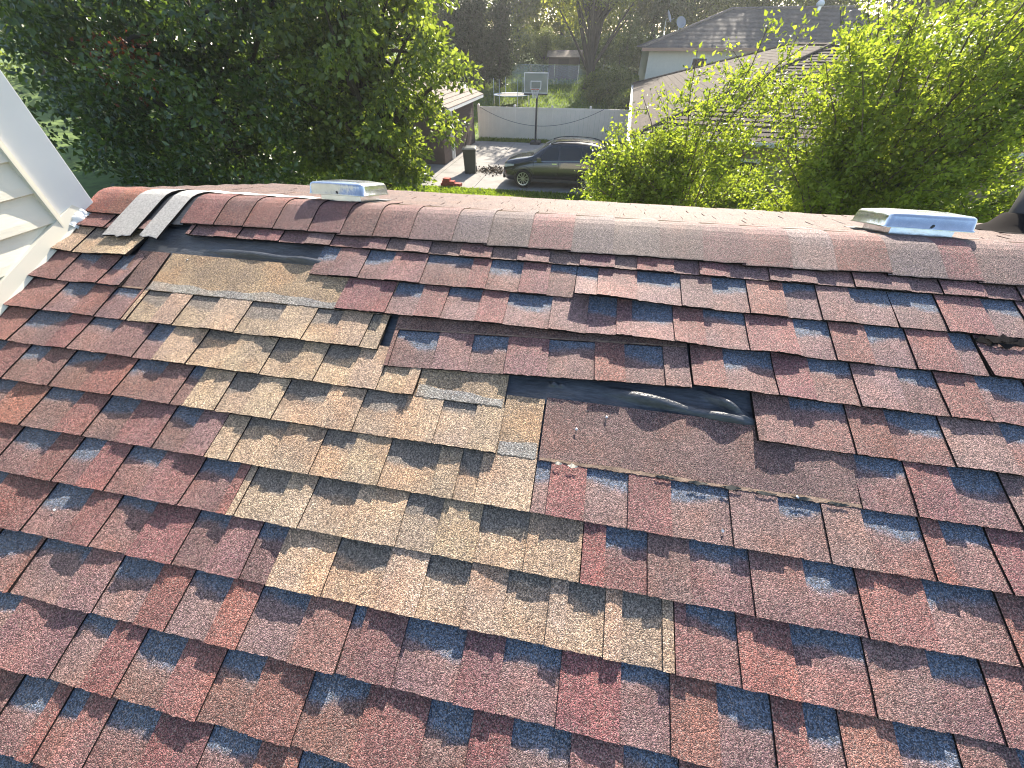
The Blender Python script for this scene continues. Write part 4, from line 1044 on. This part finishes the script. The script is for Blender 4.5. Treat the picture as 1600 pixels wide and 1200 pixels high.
# the light green tree on the right: many upright whippy shoots with small leaves
def whippy(name, label, base, shoots, seed, lmat=L_LIGHT, leaf=.066):
    r = np.random.default_rng(seed); root = thing(name, label, 'tree', base); B = np.array(base)
    mb = MB(); Pn = []; Dn = []
    mb.tube([(0, 0, -.1), (.05, .02, .7), (.0, 0, 1.35)], [.16, .13, .11], 9)
    for (x, y, z, dens) in shoots:
        e = np.array((x, y, z)) - B; s0 = np.array((0, 0, .8 + .5 * r.random()))
        mid = s0 + (e - s0) * np.array((.30, .30, .66)) + r.normal(size=3) * .25
        path = []
        for i in range(9):
            t = i / 8; path.append((1-t)**2 * s0 + 2*t*(1-t) * mid + t*t * e + r.normal(size=3) * .02)
        mb.tube([tuple(p) for p in path], [.020 * (1 - .9 * i / 8) + .003 for i in range(9)], 5, caps=False)
        path = np.array(path); seg = path[1:] - path[:-1]
        for _ in range(int(17 * dens)):                     # side twigs
            t = .28 + .70 * r.random() ** .8; i = min(int(t * 8), 7); p = path[i] + seg[i] * (t * 8 - i)
            d = seg[i] / np.linalg.norm(seg[i]) * .25 + r.normal(size=3) * np.array((.8, .8, .45)) + np.array((0, 0, .12)); d /= np.linalg.norm(d)
            ln = (.22 + .50 * r.random()) * (1.25 - .6 * t); q = p + d * ln
            mb.tube([tuple(p), tuple((p + q) / 2 + np.array((0, 0, .02))), tuple(q)], [.006, .004, .002], 3, caps=False)
            n = int(24 + 30 * r.random()); s_ = r.random(n)[:, None]
            pp = p + (q - p) * s_ + r.normal(size=(n, 3)) * .065
            Pn.append(pp); Dn.append(d * .5 + r.normal(size=(n, 3)) * .65 + np.array((0, 0, -.15)))
        n = int(46 * dens); s_ = .35 + .65 * r.random(n); ii = np.minimum((s_ * 8).astype(int), 7)
        pp = path[ii] + seg[ii] * (s_ * 8 - ii)[:, None] + r.normal(size=(n, 3)) * .04
        Pn.append(pp); Dn.append(r.normal(size=(n, 3)) * .7 + np.array((0, 0, .05)))
    mb.build('trunk', M_BARK, root, smooth=True)
    Pn = np.concatenate(Pn); Dn = np.concatenate(Dn); L = leaf * (.6 + .75 * r.random(len(Pn)))
    leaves_mesh('crown', Pn, Dn, L, L * (.24 + .08 * r.random(len(Pn))), lmat, root, r)
rs = np.random.default_rng(44); shoots = []
# left, low and bushy part
for _ in range(34):
    z_ = rs.uniform(2.0, 3.6); shoots.append((rs.uniform(-.45 + .55 * max(0, z_ - 2.4), 1.4), rs.uniform(5.4, 7.4), z_, 1.0))
# sparse upright whips in front of the brown roof
for x, z in ((.75, 4.05), (1.15, 3.9), (1.35, 4.45), (1.7, 4.2), (2.0, 4.9), (2.2, 4.35), (2.45, 4.5), (1.0, 3.5), (1.5, 3.4), (2.0, 3.5), (2.6, 3.6), (2.9, 4.1), (1.8, 3.2), (2.35, 3.1), (2.9, 3.3), (2.75, 4.75)):
    shoots.append((x + rs.normal() * .05, rs.uniform(5.6, 6.8), z, .85))
whippy('pear_tree', 'light green bushy tree with thin upright shoots before the brown roof', (1.7, 6.3, 0), shoots, 45)
shoots = []
for _ in range(130):
    x = rs.uniform(2.6, 7.4); shoots.append((x, rs.uniform(4.9, 7.6), rs.uniform(1.6, 5.1) + .5 * min(1, max(0, x - 3.2)) + rs.random() * .5, 1.05))
whippy('pear_tree', 'dense bright green leafy tree filling the upper right corner', (4.6, 6.4, 0), shoots, 46)

for i, (x, y, h, w, lab) in enumerate([(1.6, 9.6, 2.5, 1.3, 'shrub added to darken below the gutter of the brown roof, left one'), (4.2, 9.4, 2.6, 1.6, 'shrub added to darken below the gutter of the brown roof, middle one'), (7.2, 9.2, 2.8, 1.8, 'shrub added to darken below the gutter of the brown roof, right one'), (10.4, 9.0, 3.2, 2.0, 'tall shrub added to darken the right end of the brown roof')]):  # shrub mass added to darken the space behind the light green trees
    tree('shrub', lab, (x, y, 0), (x, y, h * .6), (x, y, h * .5), (w, .9, h * .5), 60, 130, .11, L_MID, M_BARK, 340 + i, clump_r=.40, trunk_r=.05, cat='shrub', group='shrubs added to darken below the brown roof')

# ------------------------------------------------------------------ air
hz = MB().box(-306, 306, -206, 406, -1.2, 29.0).build('haze', []); tag(hz, kind='stuff')
m = bpy.data.materials.new('haze'); m.use_nodes = True; nt = m.node_tree; nt.nodes.clear()
out = nt.nodes.new('ShaderNodeOutputMaterial'); pv = nt.nodes.new('ShaderNodeVolumePrincipled')
pv.inputs['Color'].default_value = (.86, .90, .95, 1); pv.inputs['Density'].default_value = 0.0009; pv.inputs['Anisotropy'].default_value = 0.55
nt.links.new(pv.outputs[0], out.inputs['Volume']); hz.data.materials.append(m)
